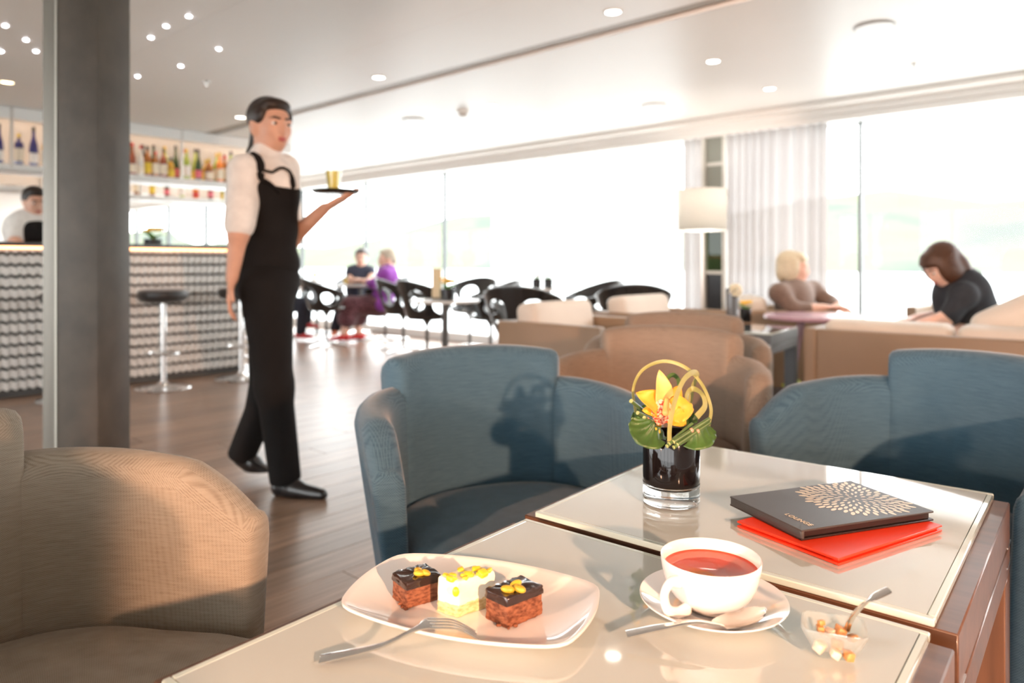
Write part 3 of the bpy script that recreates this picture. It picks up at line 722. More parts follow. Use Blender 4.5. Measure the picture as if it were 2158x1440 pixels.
bt, bcv, c_, cen_ = folder('menu_folder', 'black menu folder with a gold burst of dots on its cover', [bl, bf, br, ba], zb, .0130, 'black_cover', 'black_edge')
MB().prism([bl, bf, bf + (ba - bl).normalized() * .006, bl + (ba - bl).normalized() * .006], zb, zb + .0130).build('spine', 'black_cover', bt, bevel=.003, seg=3)
ex = (bf - bl).normalized(); ex.z = 0; ey = Vector((-ex.y, ex.x, 0))    # ex along the spine towards us, ey across the cover
ZP = zb + .0132
ctr = P(1800, 1050, ZP)
em = MB(); ga = 2.399963
Mloc = [bl, br]
for i in range(1, 160):
    r = .0056 * math.sqrt(i); a = i * ga
    if r > .070: continue
    p = ctr + Vector((math.cos(a) * r, math.sin(a) * r, 0)); la = .0016 + .0050 * (r / .066) ** .5; wb = .0011 + .0016 * (r / .066)
    w = p - bl; h1 = w.dot(ex); h2 = w.dot(ey)
    if h1 < .006 or h1 > (bf - bl).length - .006 or h2 < .010 or h2 > (ba - bl).length - .006: continue
    dx, dy = Vector((math.cos(a), math.sin(a), 0)), Vector((-math.sin(a), math.cos(a), 0))
    k0 = len(em.v); em.v += [tuple(p + dx * la * math.cos(q) + dy * wb * math.sin(q)) for q in [2 * math.pi * j / 12 for j in range(12)]]; em.f.append(tuple(range(k0, k0 + 12)))
em.v = [(x, y, ZP) for x, y, z in em.v]
o = em.build('burst_emblem', 'gold_print', bcv); o['kind'] = 'stuff'
cu = bpy.data.curves.new('lettering', 'FONT'); cu.body = 'LOUNGE'; cu.size = .0105; cu.extrude = .0001; cu.space_character = 1.1
tmp = bpy.data.objects.new('lettering_source', cu); C.objects.link(tmp); bpy.context.view_layer.update()
me = bpy.data.meshes.new_from_object(tmp.evaluated_get(bpy.context.evaluated_depsgraph_get())); bpy.data.objects.remove(tmp)
me.name = 'lettering'; me.materials.clear(); o = obj('lettering', me, 'gold_print')
p0 = P(1652, 1084, ZP); o.location = p0 + Vector((0, 0, .0002)); o.rotation_euler = (0, 0, math.atan2(ex.y, ex.x)); o.parent = bcv
# ------------------------------------------------------------------ orchid vase
vp = P(1414.5, 1058, TZB); D0 = vp.y; PX = D0 / F_PX
VX, VY = vp.x, vp.y
vs_ = thing('flower_vase', 'cylindrical black glass vase with thick clear base on the lounge table', 'vase', (VX, VY, TZB))
R = 59 * PX * 1.0; HV = .098
mat('black_glass', (.006, .004, .004), .05, coat=.05, spec=.35)
MB().lathe([(0, .024), (R * .6, .0225), (R * .93, .0265), (R * .995, .031), (R, .036), (R, HV), (R * .985, HV + .001), (R * .95, HV), (R * .94, .06), (0, .05)], 56).build('black_liner', 'black_glass', vs_, smooth=True, angle=60)
cg = bpy.data.materials.new('clear_base'); cg.use_nodes = True; g_ = cg.node_tree.nodes['Principled BSDF']; g_.inputs['Transmission Weight'].default_value = 1; g_.inputs['Roughness'].default_value = .01; g_.inputs['IOR'].default_value = 1.48; g_.inputs['Base Color'].default_value = (.97, .98, .97, 1)
MB().lathe([(0, .0008), (R * .9, .0008), (R * .985, .002), (R * 1.0, .005), (R * 1.0, .030), (R * .93, .0258), (R * .6, .0218), (0, .0233)], 56).build('clear_base', cg, vs_, smooth=True, angle=60)
def L(px, py, dy=0.0):                 # a place in the arrangement measured beside the vase; dy: towards the viewer
    return Vector(((px - 1414.5) * PX, -dy, (1066 - py) * PX))
fa = thing('flower_arrangement', 'yellow orchid with grass loops and horsetail stems in the black vase', 'flowers', (VX, VY, TZB))
def petal_mat(name, c_in, c_out, rough=.5, spots=None):
    m = bpy.data.materials.new(name); m.use_nodes = True; nt = m.node_tree; b = nt.nodes['Principled BSDF']; b.inputs['Roughness'].default_value = rough; b.inputs['Sheen Weight'].default_value = .1
    b.inputs['Subsurface Weight'].default_value = .15; b.inputs['Subsurface Radius'].default_value = (.01, .005, .001)
    tc = nt.nodes.new('ShaderNodeTexCoord'); n = nt.nodes.new('ShaderNodeTexNoise'); n.inputs['Scale'].default_value = 45 if not spots else 260; n.inputs['Detail'].default_value = 2; nt.links.new(tc.outputs['Object'], n.inputs['Vector'])
    r = nt.nodes.new('ShaderNodeValToRGB'); r.color_ramp.elements[0].position = .35 if not spots else .46; r.color_ramp.elements[1].position = .65 if not spots else .54
    r.color_ramp.elements[0].color = (*c_in, 1); r.color_ramp.elements[1].color = (*c_out, 1); nt.links.new(n.outputs['Fac'], r.inputs['Fac']); nt.links.new(r.outputs['Color'], b.inputs['Base Color']); MATS[name] = m
petal_mat('petal_yellow', (.78, .35, .02), (.84, .46, .05)); petal_mat('petal_pale', (.82, .54, .15), (.84, .60, .20)); petal_mat('petal_orange', (.82, .31, .01), (.85, .42, .02)); petal_mat('lip_speckled', (.62, .05, .02), (.86, .58, .40), spots=True)
petal_mat('leaf_green', (.035, .085, .012), (.06, .13, .02), .4); petal_mat('stem_green', (.05, .10, .025), (.09, .16, .045), .4); petal_mat('grass_pale', (.28, .27, .08), (.36, .34, .12), .45); petal_mat('stem_cut', (.35, .42, .12), (.5, .5, .2)); petal_mat('bud_yellow', (.80, .50, .03), (.60, .45, .05))
def petal(name, base, tip, width, cup, m, parent, face=(0, -1, .2), point=1.0, n=14, twist=0.0):
    """a fleshy petal from base to tip, widest in the middle, cupped towards face"""
    ax = tip - base; ln = ax.length; t = ax / ln; f = Vector(face); f = (f - t * f.dot(t)).normalized(); s = t.cross(f)
    rings = []
    for i in range(n + 1):
        q = i / n; w = width * (math.sin(math.pi * min(1, .08 + .92 * q) ** .85) ** .75 if q < 1 else 0.02) * (1 - .25 * (q if point > 1 else 0)); w = max(w, .0004)
        c = base + ax * q + f * (cup * math.sin(math.pi * q))
        row = []
        for k in range(9):
            x = -1 + k / 4; row.append(c + s * (w * x) + f * (abs(x) ** 2 * w * .35 + .0012 * math.sin(9 * q + 3 * x)))
        rings.append(row + [p - f * .0009 for p in row[::-1]])
    return MB().loft(rings).build(name, m, parent, smooth=True, angle=120)
bl_ = bpy.data.objects.new('orchid_bloom', None); C.objects.link(bl_); bl_.parent = fa; bl_.empty_display_size = .02
oc = L(1395, 872, .006)
petal('petal', oc + Vector((0, .004, .004)), L(1387, 786, .010), .0135, .006, 'petal_pale', bl_, (.2, -1, .2))
petal('petal', oc + Vector((-.003, .003, 0)), L(1337, 832, .016), .0165, .008, 'petal_yellow', bl_, (.3, -1, .5))
petal('petal', oc + Vector((.004, .004, .004)), L(1436, 822, -.004), .0120, .006, 'petal_yellow', bl_, (.1, -1, .3))
petal('petal', oc + Vector((.006, .0, 0)), L(1458, 868, .012), .0190, .010, 'petal_yellow', bl_, (-.2, -1, .3))
petal('petal', oc + Vector((.004, -.002, -.004)), L(1440, 898, .018), .0150, .008, 'petal_orange', bl_, (-.2, -1, .6))
petal('petal', oc + Vector((-.006, -.002, -.004)), L(1350, 868, .016), .0105, .005, 'petal_orange', bl_, (.2, -1, .6))
petal('lip', oc + Vector((.002, -.006, .014)), L(1378, 894, .032), .0150, -.009, 'lip_speckled', bl_, (-.1, -1, .15))
petal('lip', oc + Vector((-.004, -.010, .002)), L(1372, 880, .030), .0070, -.005, 'lip_speckled', bl_, (-.6, -1, .1))
blob('column', [('cap', L(1402, 850, .010), .0042, L(1398, 868, .018), .0048), ('ell', L(1397, 872, .021), (.0055, .0045, .0050))], 'petal_pale', bl_, .0012, .003)
for (px, py, dy) in ((1367, 893, .026), (1372, 905, .027), (1363, 900, .022), (1380, 910, .024), (1384, 900, .016), (1458, 868, -.01)):
    blob('bud', [('ell', L(px, py, dy), (.0042, .0042, .0054))], 'bud_yellow', fa, .0012, .001, 1)
def leaf(pts, m='leaf_green'):
    """a broad rounded leaf through base, middle, tip (each with half width)"""
    path = bez([p for p, w in pts], 8); ws = lerp_list([w for p, w in pts], len(path)); rings = []
    for i, p in enumerate(path):
        t = (path[min(i + 1, len(path) - 1)] - path[max(i - 1, 0)]).normalized(); s = t.cross(Vector((.1, -1, .5))).normalized(); f = s.cross(t)
        row = [p + s * ws[i] * x + f * (.25 * ws[i] * abs(x) ** 2 + .001 * math.sin(i * 1.3 + x * 4)) for x in (-1, -.75, -.5, -.25, 0, .25, .5, .75, 1)]
        rings.append(row + [q - f * .0008 for q in row[::-1]])
    return MB().loft(rings).build('leaf', m, fa, smooth=True, angle=120)
leaf([(L(1392, 915, .024), .006), (L(1370, 915, .036), .019), (L(1350, 908, .036), .022), (L(1338, 893, .028), .016), (L(1334, 880, .022), .003)])
leaf([(L(1420, 925, .030), .006), (L(1445, 922, .038), .015), (L(1466, 915, .036), .018), (L(1484, 906, .026), .012), (L(1490, 902, .02), .002)])
leaf([(L(1415, 905, -.02), .006), (L(1440, 900, -.035), .018), (L(1470, 905, -.036), .012), (L(1480, 908, -.03), .002)])
leaf([(L(1400, 905, -.02), .006), (L(1380, 895, -.035), .018), (L(1350, 905, -.036), .012), (L(1340, 908, -.03), .002)])
def reed(a, b, r, node=None):
    o = MB(); d = (b - a).normalized(); u = d.cross(Vector((0, 0, 1))).normalized(); w = d.cross(u); rings = []
    for p, rr in ((a + d * .010, r * .65), (a, r * .65), (a, r), (b, r * .95), (b, r * .6)):
        rings.append([p + u * rr * math.cos(q) + w * rr * math.sin(q) for q in [2 * math.pi * k / 12 for k in range(12)]])
    x = o.loft(rings).build('reed', 'stem_green', fa, smooth=True, angle=50)
    n_ = MB().lathe([(r * .62, 0), (r * 1.02, 0), (r * 1.02, .0012), (r * .62, .0012)], 12).build('cut_end', 'stem_cut', x, smooth=True, M=Matrix.Translation(a - d * .0004) @ d.to_track_quat('Z', 'Y').to_matrix().to_4x4())
    if node:
        c = a.lerp(b, node); MB().lathe([(r * .95, -.002), (r * 1.2, -.001), (r * 1.2, .001), (r * .95, .002)], 12).build('node_ring', mat('node_pink', (.55, .30, .20), .5), x, smooth=True, M=Matrix.Translation(c) @ d.to_track_quat('Z', 'Y').to_matrix().to_4x4())
reed(L(1412, 929, .045), L(1484, 889, .030), .0030, .62)
reed(L(1404, 923, .047), L(1482, 880, .034), .0029, .50)
reed(L(1395, 927, .046), L(1450, 893, .026), .0028)
reed(L(1391, 932, .046), L(1440, 905, .026), .0026)
reed(L(1405, 935, .044), L(1470, 905, .028), .0028)
reed(L(1327, 850, .012), L(1372, 888, -.01), .0030)
reed(L(1339, 873, .018), L(1380, 895, .0), .0028)
reed(L(1351, 881, .024), L(1390, 903, .004), .0026, .2)
reed(L(1330, 888, .014), L(1376, 905, -.005), .0026)
reed(L(1325, 900, .010), L(1374, 912, -.008), .0026)
def grass(pts, w0, w1, m='grass_pale'):
    path = bez(pts, 12); n = len(path); ws = lerp_list([w0, w1], n); rings = []
    for i, p in enumerate(path):
        t = (path[min(i + 1, n - 1)] - path[max(i - 1, 0)]).normalized(); f = Vector((.45, -.9, .1)); f = (f - t * f.dot(t)).normalized(); s = t.cross(f)
        rings.append([p + s * ws[i] + f * .0003, p + f * .0008, p - s * ws[i] + f * .0003, p - s * ws[i] - f * .0003, p - f * .0001, p + s * ws[i] - f * .0003])
    return MB().loft(rings).build('grass_blade', m, fa, smooth=True, angle=70)
grass([L(1342, 880, -.01), L(1337, 830, -.01), L(1358, 790, -.012), L(1402, 772, -.012), L(1448, 785, -.01), L(1480, 820, .0), L(1494, 865, .01), L(1487, 900, .016)], .0022, .0030)
grass([L(1396, 922, .046), L(1398, 890, .044), L(1410, 845, .036), L(1432, 806, .022), L(1456, 792, .008), L(1472, 800, -.006), L(1466, 830, -.018), L(1460, 870, -.02)], .0036, .0042)
grass([L(1445, 868, .01), L(1447, 842, .0), L(1462, 830, -.008), L(1478, 838, .004), L(1480, 860, .014), L(1460, 880, .022)], .0030, .0050)
grass([L(1405, 812, -.012), L(1422, 802, -.016), L(1436, 815, -.018), L(1434, 850, -.012)], .0030, .0036, 'leaf_green')
# ------------------------------------------------------------------ the bar
U_BAR = at_u(210, 1)[1] and 5.90
V_END = at_u(527, 5.90)[0]; V_B0 = -1.4
bar = thing('bar_counter', 'long bar counter faced with rows of zigzag strips, black worktop', 'bar', (0, 0, 0), ROOM_A)
mat('bar_backing', (.10, .095, .09), .7); mat('zigzag_strip', (.68, .65, .61), .35, coat=.2); mat('black_top', (.010, .012, .013), .10, coat=.6)
BH = 1.075
MB().box(((V_B0 + V_END) / 2, U_BAR + .33, BH / 2 - .02), (V_END - V_B0 - .06, .60, BH - .05)).build('body', 'bar_backing', bar)
MB().box(((V_B0 + V_END) / 2, U_BAR + .30, BH - .012), (V_END - V_B0 + .04, .72, .03)).build('worktop', 'black_top', bar, bevel=.004)
strips = 13; zz = []
me_s = MB(); pitch = (BH - .05) / strips; per = .052; nn = int((V_END - V_B0) / (per / 2))
top, bot = [], []
for i in range(nn + 1):
    v = V_B0 + i * per / 2; dz = .008 if i % 2 else -.008; top.append((v, .027 + dz)); bot.append((v, -.027 + dz))
vs, fs = [], []
for i in range(nn + 1):
    pk = .0 if i % 2 else .010
    for (v, z) in (top[i], bot[i]):
        vs.append((v, U_BAR - .012 - pk, z)); vs.append((v, U_BAR + .03, z))
for i in range(nn):
    a, b = i * 4, i * 4 + 4
    fs += [(a, b, b + 2, a + 2), (a, a + 1, b + 1, b), (a + 2, b + 2, b + 3, a + 3)]
fs += [(0, 2, 3, 1), (nn * 4, nn * 4 + 1, nn * 4 + 3, nn * 4 + 2)]
sm = bpy.data.meshes.new('zigzag_strip'); sm.from_pydata(vs, [], fs); sm.materials.append(MATS['zigzag_strip'])
for i in range(strips):
    o = bpy.data.objects.new('zigzag_strip', sm); C.objects.link(o); o.parent = bar; o.location = (0, 0, .05 + pitch * (i + .5))
MB().box(((V_B0 + V_END) / 2, U_BAR - .020, BH - .036), (V_END - V_B0 - .02, .012, .014)).build('light_strip', mat('warm_led', (1, .8, .6), emit=(1.0, .42, .18), estr=6), bar)
def bar_thing(v, u, z): return uv(u, v, z)

# stools
mat('stool_seat', (.012, .011, .011), .45, sheen=.2)
def stool(label, v, u):
    p = uv(u, v)
    t = thing('bar_stool', label, 'stool', p, 0, 'bar stools along the counter')
    b = MB().lathe([(0, 0), (.195, 0), (.20, .004), (.195, .010), (.12, .018), (.05, .028), (.03, .05), (0, .05)], 40).build('base', 'chrome', t, smooth=True)
    MB().lathe([(.021, .03), (.021, .64), (0, .64)], 20).build('post', 'chrome', t, smooth=True)
    MB().lathe([(0, .635), (.10, .635), (.15, .650), (.172, .675), (.176, .705), (.165, .728), (.13, .738), (0, .730)], 36).build('seat', 'stool_seat', t, smooth=True)
    MB().tube([Vector((.0, 0, .26)) + Vector((.11 * math.cos(a), .11 * math.sin(a) , 0)) for a in [math.pi * k / 12 for k in range(0, 25)]], .008, 8, cap=False).build('foot_ring', 'chrome', t, smooth=True)
    return t
stool('black seated chrome bar stool, the one in full view at the counter', *[at_u(344, 5.55)[0], 5.55])
stool('black seated chrome bar stool at the counter, behind the waitress', *[at_u(508, 5.55)[0], 5.55])
stool('black seated chrome bar stool at the counter, behind the stone pillar', *[at_u(146, 5.55)[0], 5.55])

# hung bottle shelf in front, a second one at the far side of the bar
mat('shelf_metal', (.62, .60, .57), .28, .85); mat('shelf_glow', (1, .95, .9), emit=(1.0, .66, .42), estr=9); glass_mat('milk_glass', (.95, .95, .95), .03, .3, .1, .55, (.85, .80, .74)); glass_mat('shelf_glass', (.95, .97, .96), .05, .5)
mat('shelf_white', (.80, .79, .77), .3)
def hung_shelf(label, u, v0, v1, zb, zt, posts):
    t = thing('hanging_shelf', label, 'shelf', (0, 0, 0), ROOM_A)
    MB().box(((v0 + v1) / 2, u + .15, zb - .035), (v1 - v0, .36, .05)).build('shelf_board', 'shelf_white', t, bevel=.006)
    MB().prism([(u - .03, zt), (u + .33, zt), (u + .33, zt - .03), (u - .005, zt - .03), (u - .005, zt - .095), (u - .03, zt - .095)], v0, v1, Matrix(((0, 0, 1, 0), (1, 0, 0, 0), (0, 1, 0, 0), (0, 0, 0, 1)))).build('cornice', 'shelf_white', t)
    MB().box(((v0 + v1) / 2, u + .03, zt - .045), (v1 - v0 - .04, .05, .02)).build('light_strip', 'shelf_glow', t)
    MB().box(((v0 + v1) / 2, u + .318, (zb + zt) / 2), (v1 - v0, .008, zt - zb - .06)).build('glass_back', 'milk_glass', t)
    for v in posts:
        MB().box((v, u - .02, (zb + zt) / 2 - .02), (.022, .022, zt - zb + .04)).build('post', 'shelf_metal', t)
    return t
US = 6.80; ZB = 1.725; ZT = 2.165
va, vb, vc = at_u(24, US - .02)[0], at_u(218, US - .02)[0], at_u(383, US - .02)[0]
hung_shelf('white shelf hung from the ceiling over the bar, full of bottles', US, -.6, 4.05, ZB, ZT, [va, vb, vc, vc + (vc - vb), va - 1.0])
UF = 8.75
hung_shelf('far white shelf hung behind the bar, seen below the first one', UF, 1.6, 5.0, ZB, ZT, [2.3, 3.3, 4.3])

# bottles
def bottle_mat(n, c, r=.08): return mat(n, c, r, coat=.7, spec=.6)
BC = {'amber': (.34, .12, .015), 'golden': (.62, .36, .04), 'dark green': (.02, .06, .015), 'black': (.012, .012, .014), 'clear': (.72, .72, .68), 'navy blue': (.02, .02, .16), 'light green': (.32, .42, .06), 'reddish brown': (.26, .055, .02), 'orange': (.72, .22, .03), 'pale pink': (.72, .48, .44)}
for k_, c_ in BC.items(): bottle_mat('glass ' + k_, c_)
LC = {'cream': (.80, .74, .62), 'yellow': (.80, .60, .06), 'white': (.82, .80, .78), 'red': (.55, .04, .03), 'pink': (.70, .16, .22)}
for k_, c_ in LC.items(): mat('label ' + k_, c_, .6)
mat('cap gold', (.60, .42, .10), .3, .8); mat('cap black', (.02, .02, .02), .35); mat('cap red', (.45, .04, .03), .35)
SHAPES = {'round': [(0, 0), (.036, 0), (.038, .006), (.038, .150), (.034, .172), (.018, .198), (.0135, .215), (.0135, .262), (0, .262)],
          'tall': [(0, 0), (.034, 0), (.036, .006), (.036, .120), (.032, .160), (.020, .200), (.014, .225), (.0135, .285), (0, .285)],
          'squat': [(0, 0), (.040, 0), (.043, .008), (.043, .105), (.038, .135), (.020, .158), (.015, .170), (.015, .205), (0, .205)],
          'shouldered': [(0, 0), (.037, 0), (.039, .006), (.039, .165), (.036, .178), (.016, .190), (.014, .200), (.014, .245), (0, .245)]}
ordn = ['first', 'second', 'third', 'fourth', 'fifth', 'sixth', 'seventh', 'eighth', 'ninth', 'tenth', 'eleventh', 'twelfth', 'thirteenth', 'fourteenth', 'fifteenth', 'sixteenth', 'seventeenth', 'eighteenth', 'nineteenth', 'twentieth']
BM = {}
def bottle(label, p, shape, col, lab, cap, s=1.0, group=None, full=True):
    t = thing('bottle', label, 'bottle', p, random.uniform(0, 6), group); t.scale = (s * .80, s * .80, s)
    pf = SHAPES[shape]; key = (shape, col)
    def share(nm, key, make):
        if key not in BM: BM[key] = make()
        o = bpy.data.objects.new(nm, BM[key]); C.objects.link(o); o.parent = t
    def mk(prof, m, nm):
        def f():
            o = MB().lathe(prof, 16).build(nm, m, smooth=True); me = o.data; bpy.data.objects.remove(o); return me
        return f
    share('glass_body', (shape, col), mk(pf, 'glass ' + col, 'glass_body'))
    r = pf[3][0]; h = pf[3][1]; tp = pf[-1][1]
    share('label', (shape, 'l', lab), mk([(r + .0004, h * .22), (r + .0010, h * .22), (r + .0010, h * .80), (r + .0004, h * .80)], 'label ' + lab, 'label'))
    if full: share('cap', (shape, 'c', cap), mk([(.0136, tp - .030), (.0155, tp - .030), (.0155, tp + .003), (0, tp + .003)], 'cap ' + cap, 'cap'))
    return t
random.seed(4)
row = [('shouldered', 'black', 'cream', 'black'), ('round', 'golden', 'yellow', 'gold'), ('squat', 'golden', 'yellow', 'gold'), ('tall', 'reddish brown', 'cream', 'red'), ('tall', 'clear', 'cream', 'red'),
       ('round', 'amber', 'yellow', 'black'), ('shouldered', 'amber', 'cream', 'red'), ('round', 'reddish brown', 'cream', 'black'), ('squat', 'golden', 'yellow', 'black')]
def bottle_row(u, v0, v1, items, words, s=.95, ou=0.0, z=ZB - .0095, full=True, group='bottles on the hung bar shelf'):
    n = len(items)
    for i, (sh, col, lab, cap) in enumerate(items):
        v = v0 + (v1 - v0) * (i + .5) / n
        bottle('%s bottle with %s label, %s %s' % (col, lab, ordn[i], words), uv(u + ou + random.uniform(-.02, .02), v, z), sh, col, lab, cap, s * 1.18 * random.uniform(.92, 1.05), group, full)
bottle_row(US + .07, vb + .02, vc - .02, row, 'between the shelf posts beside the pillar', .86)
right = [('round', 'light green', 'white', 'gold'), ('tall', 'dark green', 'pink', 'black'), ('squat', 'amber', 'cream', 'gold'), ('round', 'orange', 'cream', 'gold'), ('tall', 'light green', 'yellow', 'black'), ('shouldered', 'dark green', 'cream', 'gold'), ('squat', 'orange', 'red', 'red'), ('round', 'clear', 'white', 'black'), ('tall', 'amber', 'cream', 'red')]
bottle_row(US + .07, vc + .03, 3.95, right, 'past the post near the waitress')
left = [('shouldered', 'navy blue', 'cream', 'gold'), ('tall', 'navy blue', 'white', 'black'), ('round', 'golden', 'cream', 'gold'), ('shouldered', 'pale pink', 'pink', 'red'), ('squat', 'pale pink', 'red', 'gold')]
bottle_row(US + .07, va + .03, va + .50, left, 'left of the stone pillar')
left2 = [('shouldered', 'clear', 'cream', 'gold'), ('tall', 'navy blue', 'white', 'black')]
bottle_row(US + .07, va - .20, va - .02, left2, 'at the left edge of the picture')
back = [random.choice(row + right) for _ in range(16)]
bottle_row(US + .07, vb + .05, 3.9, back, 'in the rear row of the hung shelf', .98, .13)
far = [random.choice(row + right) for _ in range(13)]
bottle_row(UF + .10, 2.35, 4.6, far, 'on the far shelf behind the bar', .9, full=False, group='bottles on the far bar shelf')
# small flowers and pots on the counter
petal_mat('bar_leaf', (.10, .30, .04), (.18, .42, .08)); petal_mat('bar_flower', (.80, .42, .02), (.85, .55, .05))
def posy(name, label, p, r, flower, leafm, pot=None, h=.05, n=9, cat='flowers'):
    t = thing(name, label, cat, p); rng = random.Random(int(abs(p[0]) * 1000))
    if pot: MB().lathe([(0, 0), (r * .72, 0), (r * .80, .004), (r * .85, h), (r * .78, h), (r * .75, h * .8), (0, h * .8)], 24).build('pot', pot, t, smooth=True)
    for i in range(n):
        a = i * 2.4; q = r * .75 * math.sqrt((i + .4) / n); c = Vector((q * math.cos(a), q * math.sin(a), h + r * .55 + rng.uniform(0, r * .5)))
        pr = []
        for k in range(5):
            b = k * 1.2566 + i; pr.append(('ell', c + Vector((math.cos(b), math.sin(b), .2)) * r * .26, (r * .2, r * .2, r * .13)))
        blob('blossom', pr, flower, t, r * .07, r * .06, 1)
    for i in range(6):
        a = i * 1.05 + .4; b0 = Vector((0, 0, h * .8)); tip = Vector((math.cos(a) * r * 1.15, math.sin(a) * r * 1.15, h + r * rng.uniform(.2, .7)))
        petal('leaf', b0, tip, r * .28, r * .15, leafm, t, (0, 0, 1))
    return t
def on_bar(px, u=6.15): return uv(u, at_u(px, u)[0], BH + .003)
posy('bar_flowers', 'orange flowers in a black bowl on the bar counter', on_bar(322), .085, 'bar_flower', 'bar_leaf', 'black_plastic', .05)
posy('bar_greens', 'low green leaves in a dark bowl on the bar counter by the pillar', on_bar(232), .07, 'bar_leaf', 'bar_leaf', 'black_plastic', .03, 5, 'plant')

# ------------------------------------------------------------------ ceiling fittings
mat('lamp_glow', (1, .95, .88), emit=(1.0, .93, .82), estr=14); mat('star_glow', (1, 1, 1), emit=(.93, .93, 1.0), estr=30); mat('fitting_white', (.85, .84, .82), .35); mat('vent_grey', (.62, .60, .57), .5); mat('lamp_glow_warm', (1, .8, .5), emit=(1.0, .70, .36), estr=12)
def ceil_pt(px, py, z): return at(px, py, F_PX * (z - CAM_H) / (HORIZON - py))
dl = [(15, 173, 2.17, 'near the left edge over the bar'), (507, 247, 2.17, 'over the waitress'), (798, 163, 2.17, 'on the bar side, second along the dark ceiling joint'), (1292, 25, 2.17, 'on the bar side, nearest along the dark ceiling joint'),
      (1036, 222, 2.17, 'beside the smoke detector'), (1186, 259, 2.17, 'left of the flat ceiling vent in the middle'), (737, 284, 2.17, 'on the far window-side ceiling above the tray'), (893, 307, 2.17, 'on the far window-side ceiling, faint, above the tables'), (1503, 129, 2.17, 'largest on the window-side ceiling'), (1622, 187, 2.17, 'on the window-side ceiling, second from the right'),
      (1007, 335, 2.135, 'in the narrow strip over the windows, farthest'), (1296, 296, 2.135, 'in the narrow strip over the sheer curtain'), (1707, 240, 2.135, 'in the narrow strip over the grey curtain')]
for i, (px, py, z, w) in enumerate(dl):
    p = ceil_pt(px, py, z); s = .85 if z < 2.15 else 1.0
    t = thing('downlight', 'round recessed ceiling downlight ' + w, 'ceiling light', p, 0, 'recessed downlights'); t.scale = (s, s, 1)
    MB().lathe([(.038, .0), (.050, .0), (.051, -.004), (.044, -.006), (.037, -.003)], 28).build('ring', 'fitting_white', t, smooth=True)
    MB().lathe([(0, -.0035), (.037, -.0030), (.037, -.001), (0, -.001)], 28).build('lamp', 'lamp_glow_warm' if i == 0 else 'lamp_glow', t, smooth=True)
    spot_light('downlight_beam', (p.x, p.y, p.z - .03), (p.x, p.y, 0), 14, (1, .86, .70), .035, 110, .6)
stars = [(11, 54, 'highest one left of the pillar'), (55, 84, 'middle one left of the pillar'), (2, 108, 'on the left picture edge'), (76, 108, 'touching the left side of the pillar'), (215, -2, 'cut by the top edge beside the pillar'), (245, 38, 'uppermost near the right side of the pillar'), (350, 55, 'middle of the upper group of three'), (318, 79, 'lower left of the upper group of three'), (398, 34, 'upper right of the group of three'), (461, 103, 'farthest right of all'), (381, 139, 'lower middle, nearest the sprinkler'), (290, 161, 'lowest one, right of the pillar')]
for px, py, w in stars:
    p = ceil_pt(px, py, 2.17)
    o = MB().lathe([(.0, -.007), (.007, -.006), (.011, -.003), (.012, 0), (0, 0)], 16).build('star_light', 'star_glow', smooth=True, M=Matrix.Translation(p))
    tag(o, 'tiny white star light in the ceiling, ' + w, 'ceiling light', 'starry point lights in the ceiling')
for px, py, w in ((872, 252, 'over the café tables'), (1378, 222, 'in the middle of the window-side ceiling'), (1842, 55, 'at the upper right')):
    p = ceil_pt(px, py, 2.17); t = thing('ceiling_vent', 'flat round white ceiling vent ' + w, 'vent', p)
    MB().lathe([(0, -.012), (.075, -.012), (.088, -.010), (.090, -.006), (.07, -.005), (.07, 0), (0, 0)], 36).build('disc', 'fitting_white', t, smooth=True)
    MB().lathe([(.088, -.001), (.104, -.001), (.104, 0), (.088, 0)], 36).build('collar', 'vent_grey', t)
p = ceil_pt(976, 233, 2.17); t = thing('smoke_detector', 'white smoke detector hanging from the window-side ceiling', 'detector', p)
MB().lathe([(0, 0), (.05, 0), (.05, -.015), (.042, -.02), (0, -.02)], 28).build('base', 'fitting_white', t, smooth=True)
MB().lathe([(0, -.02), (.036, -.02), (.034, -.038), (.02, -.050), (0, -.052)], 28).build('sensor', 'vent_grey', t, smooth=True)
for px, py, w in ((435, 172, 'over the aisle near the star lights'), (1024, 285, 'over the café tables'), (1926, 136, 'at the right near the windows')):
    p = ceil_pt(px, py, 2.17); t = thing('sprinkler', 'small chrome sprinkler head ' + w, 'sprinkler', p)
    MB().lathe([(0, 0), (.028, 0), (.026, -.006), (.010, -.010), (.007, -.03), (0, -.03)], 16).build('stem', 'shelf_metal', t, smooth=True)
    MB().lathe([(0, -.034), (.016, -.034), (.016, -.031), (0, -.031)], 16).build('deflector', 'shelf_metal', t)
# ------------------------------------------------------------------ curtains, column window, lamp
def cloth_mat(name, col, see, trl=.6):
    m = bpy.data.materials.new(name); m.use_nodes = True; nt = m.node_tree; nt.nodes.clear(); out = nt.nodes.new('ShaderNodeOutputMaterial')
    d = nt.nodes.new('ShaderNodeBsdfDiffuse'); t = nt.nodes.new('ShaderNodeBsdfTranslucent'); tr = nt.nodes.new('ShaderNodeBsdfTransparent')
    d.inputs[0].default_value = (*col, 1); t.inputs[0].default_value = (*col, 1)
    a = nt.nodes.new('ShaderNodeMixShader'); a.inputs[0].default_value = trl; nt.links.new(d.outputs[0], a.inputs[1]); nt.links.new(t.outputs[0], a.inputs[2])
    b = nt.nodes.new('ShaderNodeMixShader'); b.inputs[0].default_value = see; nt.links.new(a.outputs[0], b.inputs[1]); nt.links.new(tr.outputs[0], b.inputs[2]); nt.links.new(b.outputs[0], out.inputs[0]); MATS[name] = m
cloth_mat('sheer_cloth', (.88, .87, .86), .45, .75); cloth_mat('lilac_cloth', (.44, .41, .40), .02, .36)
